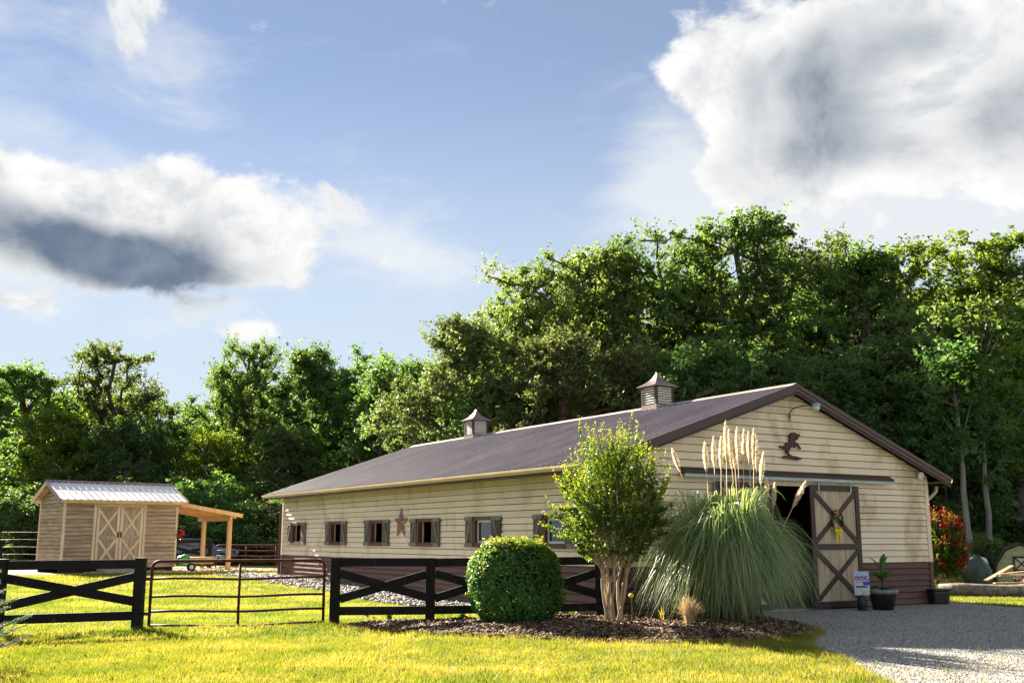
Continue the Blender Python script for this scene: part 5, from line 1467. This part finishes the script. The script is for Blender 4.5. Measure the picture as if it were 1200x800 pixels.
for k, (x, y) in enumerate([(-2.4, 21.2), (-1.0, 21.7), (-.6, 21.5), (.9, 21.7), (1.2, 21.6), (-3.0, 22.3)]):
    tf = link('lawn_tuft', tuft('lawn_tuft', None, 90, .20, .18, FOREST_D, '', '', .007, .5, 10 + k)); tf.location = (x, y, gz(x, y)); tag(tf, 'small green weed tuft at the foot of the barn fence', 'weed', 'weeds behind the barn fence')

# ---- young spruce at the left edge
SPR = mat_leaf('spruce_needle', [(0.16, 0.22, 0.15), (0.26, 0.33, 0.22), (0.40, 0.46, 0.32)], (1.2, 1.2, .9), .25, .5, .3, 0)
sx_, sy_ = -7.02, 13.6; spz = gz(sx_, sy_); spr = tag(empty('young_spruce', (sx_, sy_, spz)), 'young pale needled spruce in front of the left board fence', 'tree')
MB().tube([(0, 0, -.1), (.01, 0, .8), (0, .01, 1.7)], [.045, .03, .008], 8).build('trunk', M['bark'], spr)
rng = np.random.default_rng(61)
for k in range(46):
    z0 = .12 + 1.45 * (k / 46) ** 1.0; a = k * 2.4; L = (.98 - .55 * z0) * rng.uniform(.75, 1.1); pts = []
    for i in range(6): t = i / 5; pts.append(np.array([math.cos(a) * L * t, math.sin(a) * L * t, z0 + .10 * L * t + .16 * L * t * t]))
    NP_, ND = [], []
    twg = MB().tube(pts, [.010 - .0012 * i for i in range(6)], 5)
    segs = [(pts[i], pts[i + 1]) for i in range(5)]
    for i in range(2, 6):
        for s in (-1, 1):
            e = pts[i] + np.array([math.cos(a + s * .8), math.sin(a + s * .8), .35]) * L * .26; segs.append((pts[i], e)); twg.tube([pts[i], e], [.006, .004], 4)
    V = []
    for p, q in segs:
        m = int(55 * np.linalg.norm(q - p) / .18) + 8; t = rng.uniform(0, 1.05, (m, 1)); c = p + (q - p) * t; d = unit(unit(q - p) * .8 + rng.normal(size=(m, 3)) * .75); e = c + d * .045
        s_ = unit(np.cross(d, rng.normal(size=(m, 3)))) * .0035; V.append(np.stack([c - s_, c + s_, e], 1))
    V = np.concatenate(V).reshape(-1, 3)
    bo_ = twg.build('branch', M['bark'], spr); link('needles', np_mesh('needles', V, np.arange(len(V)).reshape(-1, 3), SPR), None, bo_)

# ------------------------------------------------------------------ lawn, chips, stones
rng = np.random.default_rng(71)
GRASS = mat_leaf('grass_blade', [(0.058, 0.100, 0.018), (0.120, 0.158, 0.026), (0.182, 0.195, 0.036), (0.255, 0.235, 0.065), (0.36, 0.30, 0.13)], (1.8, 1.7, .72), .48, .55, .25, 0, .7, .55)


def scatter(n, x0, x1, y0, y1):
    return rng.uniform(x0, x1, n), rng.uniform(y0, y1, n)


def lawn_mask(x, y):
    g = (x - BC.x) * GV.x + (y - BC.y) * GV.y; d = (x - BC.x) * DV.x + (y - BC.y) * DV.y
    bad = in_poly(x, y, GRAVEL) & (rng.uniform(size=x.shape) < .985)
    bad |= in_poly(x, y, BED) | in_poly(x, y, DIRT) | (in_poly(x, y, STONES) & (rng.uniform(size=x.shape) < .96)) | ((g > -.15) & (g < BW + .15) & (d > -.2) & (d < BL + .2))
    vis = np.abs(x) < .52 * y + 1.6
    return vis & ~bad


def blades(x, y, h0, h1, wd, name, label=None):
    n = len(x); z = ground_z(x, y); a = rng.uniform(0, 2 * np.pi, n); h = rng.uniform(h0, h1, n); ln = rng.uniform(.2, 1.0, n) * h
    b = rng.uniform(0, 2 * np.pi, n); P = np.stack([x, y, z], 1); s = np.stack([np.cos(a), np.sin(a), np.zeros(n)], 1) * wd / 2
    tip = P + np.stack([np.cos(b) * ln, np.sin(b) * ln, h], 1)
    V = np.stack([P - s, P + s, tip], 1).reshape(-1, 3)
    o = link(name, np_mesh(name, V, np.arange(n * 3).reshape(n, 3), GRASS)); return tag(o, label, 'grass', kind='stuff')


def patchy(x, y):       # mown lawn is thinner in places
    v = np.sin(x * 1.7 + np.sin(y * 1.1) * 2) * np.sin(y * 1.9 + np.sin(x * .8) * 2); return rng.uniform(size=x.shape) < .72 + .28 * v
x, y = scatter(420000, -11, 11, 11.0, 17.5); k = lawn_mask(x, y) & patchy(x, y); blades(x[k], y[k], .025, .065, .011, 'lawn', 'sunlit mown front lawn before the fence and the bed')
x, y = scatter(330000, -14, 16, 17.5, 30); k = lawn_mask(x, y) & patchy(x, y); blades(x[k], y[k], .03, .075, .016, 'lawn', 'mown lawn between the gate, the barn wall and the shed')
x, y = scatter(150000, -26, 20, 30, 46); k = lawn_mask(x, y); blades(x[k], y[k], .04, .09, .026, 'lawn', 'far lawn about the shed and the fallen log')
tx, ty = scatter(1500, -11, 7, 11.2, 19.5); tx, ty = np.repeat(tx, 26) + rng.normal(size=39000) * .05, np.repeat(ty, 26) + rng.normal(size=39000) * .05
k = lawn_mask(tx, ty); blades(tx[k], ty[k], .05, .12, .012, 'lawn_tufts', 'taller grass tufts dotted over the front lawn')
# ragged grass lip along the bed and the drive
lx, ly = [], []
for poly in (BED, GRAVEL[:6]):
    for (ax, ay), (bx2, by2) in zip(poly[:-1], poly[1:]):
        m = int(math.hypot(bx2 - ax, by2 - ay) * 260); t = rng.uniform(size=m); lx.append(ax + (bx2 - ax) * t + rng.normal(size=m) * .07); ly.append(ay + (by2 - ay) * t + rng.normal(size=m) * .07)
for qx, qy in ((-8.62, 18.2), (-6.62, 19.22), (-3.30, 20.20), (-6.44, 19.30), (-3.5, 20.14)):
    lx.append(qx + rng.normal(size=220) * .16); ly.append(qy + rng.normal(size=220) * .14)
lx = np.concatenate(lx); ly = np.concatenate(ly); k = (ly < 20.3); blades(lx[k], ly[k], .05, .12, .011, 'lawn_edge', 'ragged longer grass along the bed and driveway edge')


def chips(name, x, y, zf, s0, s1, mat, thick=.25, label=None, cat=None):
    """irregular little solids (octahedra) scattered on a surface"""
    n = len(x); P = np.stack([x, y, zf(x, y)], 1); s = rng.uniform(s0, s1, (n, 1)); A = unit(rng.normal(size=(n, 3)) * (1, 1, .25)); B = unit(np.cross(A, rng.normal(size=(n, 3)) * (.3, .3, 1))); Cc = np.cross(A, B)
    a, b, c = A * s * rng.uniform(.7, 1.4, (n, 1)), B * s * rng.uniform(.5, 1, (n, 1)), Cc * s * thick * rng.uniform(.6, 1.3, (n, 1))
    V = np.stack([P + a, P - a, P + b, P - b, P + c, P - c], 1).reshape(-1, 3)
    f = np.array([[0, 2, 4], [2, 1, 4], [1, 3, 4], [3, 0, 4], [2, 0, 5], [1, 2, 5], [3, 1, 5], [0, 3, 5]])
    F = (np.arange(n)[:, None, None] * 6 + f[None]).reshape(-1, 3)
    o = link(name, np_mesh(name, V, F, mat)); return tag(o, label, cat, kind='stuff')


def mat_bits(name, cols, rough=.85):
    m = bpy.data.materials.new(name); m.use_nodes = True; T = NT(m.node_tree); g = T.n('ShaderNodeNewGeometry')
    cr = T.n('ShaderNodeValToRGB'); T.put(cr.inputs[0], g.outputs['Random Per Island']); e = cr.color_ramp.elements
    e[0].color = rgba(cols[0]); e[1].color = rgba(cols[-1])
    for i, c in enumerate(cols[1:-1]): e.new((i + 1) / (len(cols) - 1)).color = rgba(c)
    p = T.n('ShaderNodeBsdfPrincipled'); T.put(p.inputs['Base Color'], cr.outputs[0]); p.inputs['Roughness'].default_value = rough; p.inputs['Specular IOR Level'].default_value = .25
    T.put(T.n('ShaderNodeOutputMaterial').inputs[0], p.outputs[0]); return m


x, y = scatter(26000, -3.2, 5.5, 16.5, 22); k = in_poly(x, y, BED); x, y = x[k], y[k]
bh = lambda x, y: ground_z(x, y) + np.array([bed_h(a, b) for a, b in zip(x, y)]) + .012
chips('bark_mulch', x, y, bh, .018, .055, mat_bits('mulch_bits', [(0.012, 0.009, 0.008), (0.035, 0.022, 0.016), (0.10, 0.058, 0.034), (0.22, 0.13, 0.07), (0.38, 0.25, 0.14)]), .3, 'dark bark mulch chips covering the planting bed', 'mulch')
x, y = scatter(42000, 3.9, 14, 11.2, 27); k = in_poly(x, y, GRAVEL) & (x < .52 * y + 1) & (rng.uniform(size=x.shape) < np.clip(1.6 - y / 20, .25, 1)); x, y = x[k], y[k]
chips('driveway_stones', x, y, lambda x, y: ground_z(x, y) + .008, .008, .018, mat_bits('gravel_bits', [(0.14, 0.14, 0.145), (0.26, 0.25, 0.25), (0.42, 0.41, 0.40), (0.60, 0.58, 0.55)]), .6, 'loose grey gravel stones on the driveway', 'gravel')
x, y = scatter(30000, -13, 2, 22, 42); k = in_poly(x, y, STONES); x, y = x[k], y[k]
chips('drip_line_stones', x, y, lambda x, y: ground_z(x, y) + .03, .04, .085, mat_bits('stone_bits', [(0.035, 0.03, 0.03), (0.12, 0.11, 0.105), (0.30, 0.28, 0.27), (0.50, 0.47, 0.45)]), .7, 'loose grey stones along the foot of the barn long wall', 'stones')
x, y = scatter(2600, -16, -9.5, 40, 46); k = in_poly(x, y, DIRT); x, y = x[k], y[k]
chips('spilled_straw', x, y, lambda x, y: ground_z(x, y) + .02, .03, .10, mat_bits('straw_bits', [(0.36, 0.26, 0.13), (0.52, 0.42, 0.25), (0.62, 0.53, 0.36)]), .2, 'pale straw litter on the dirt below the lean-to', 'straw')

for o in bpy.data.objects:      # masses of leaves and blades too fine to pick apart
    if o.parent and o.name.split('.')[0] in ('leaves', 'sunlit_leaves', 'stray_shoots', 'blades', 'dry_blades', 'needles', 'blossom', 'shoot_tips', 'twigs'): o['kind'] = 'stuff'
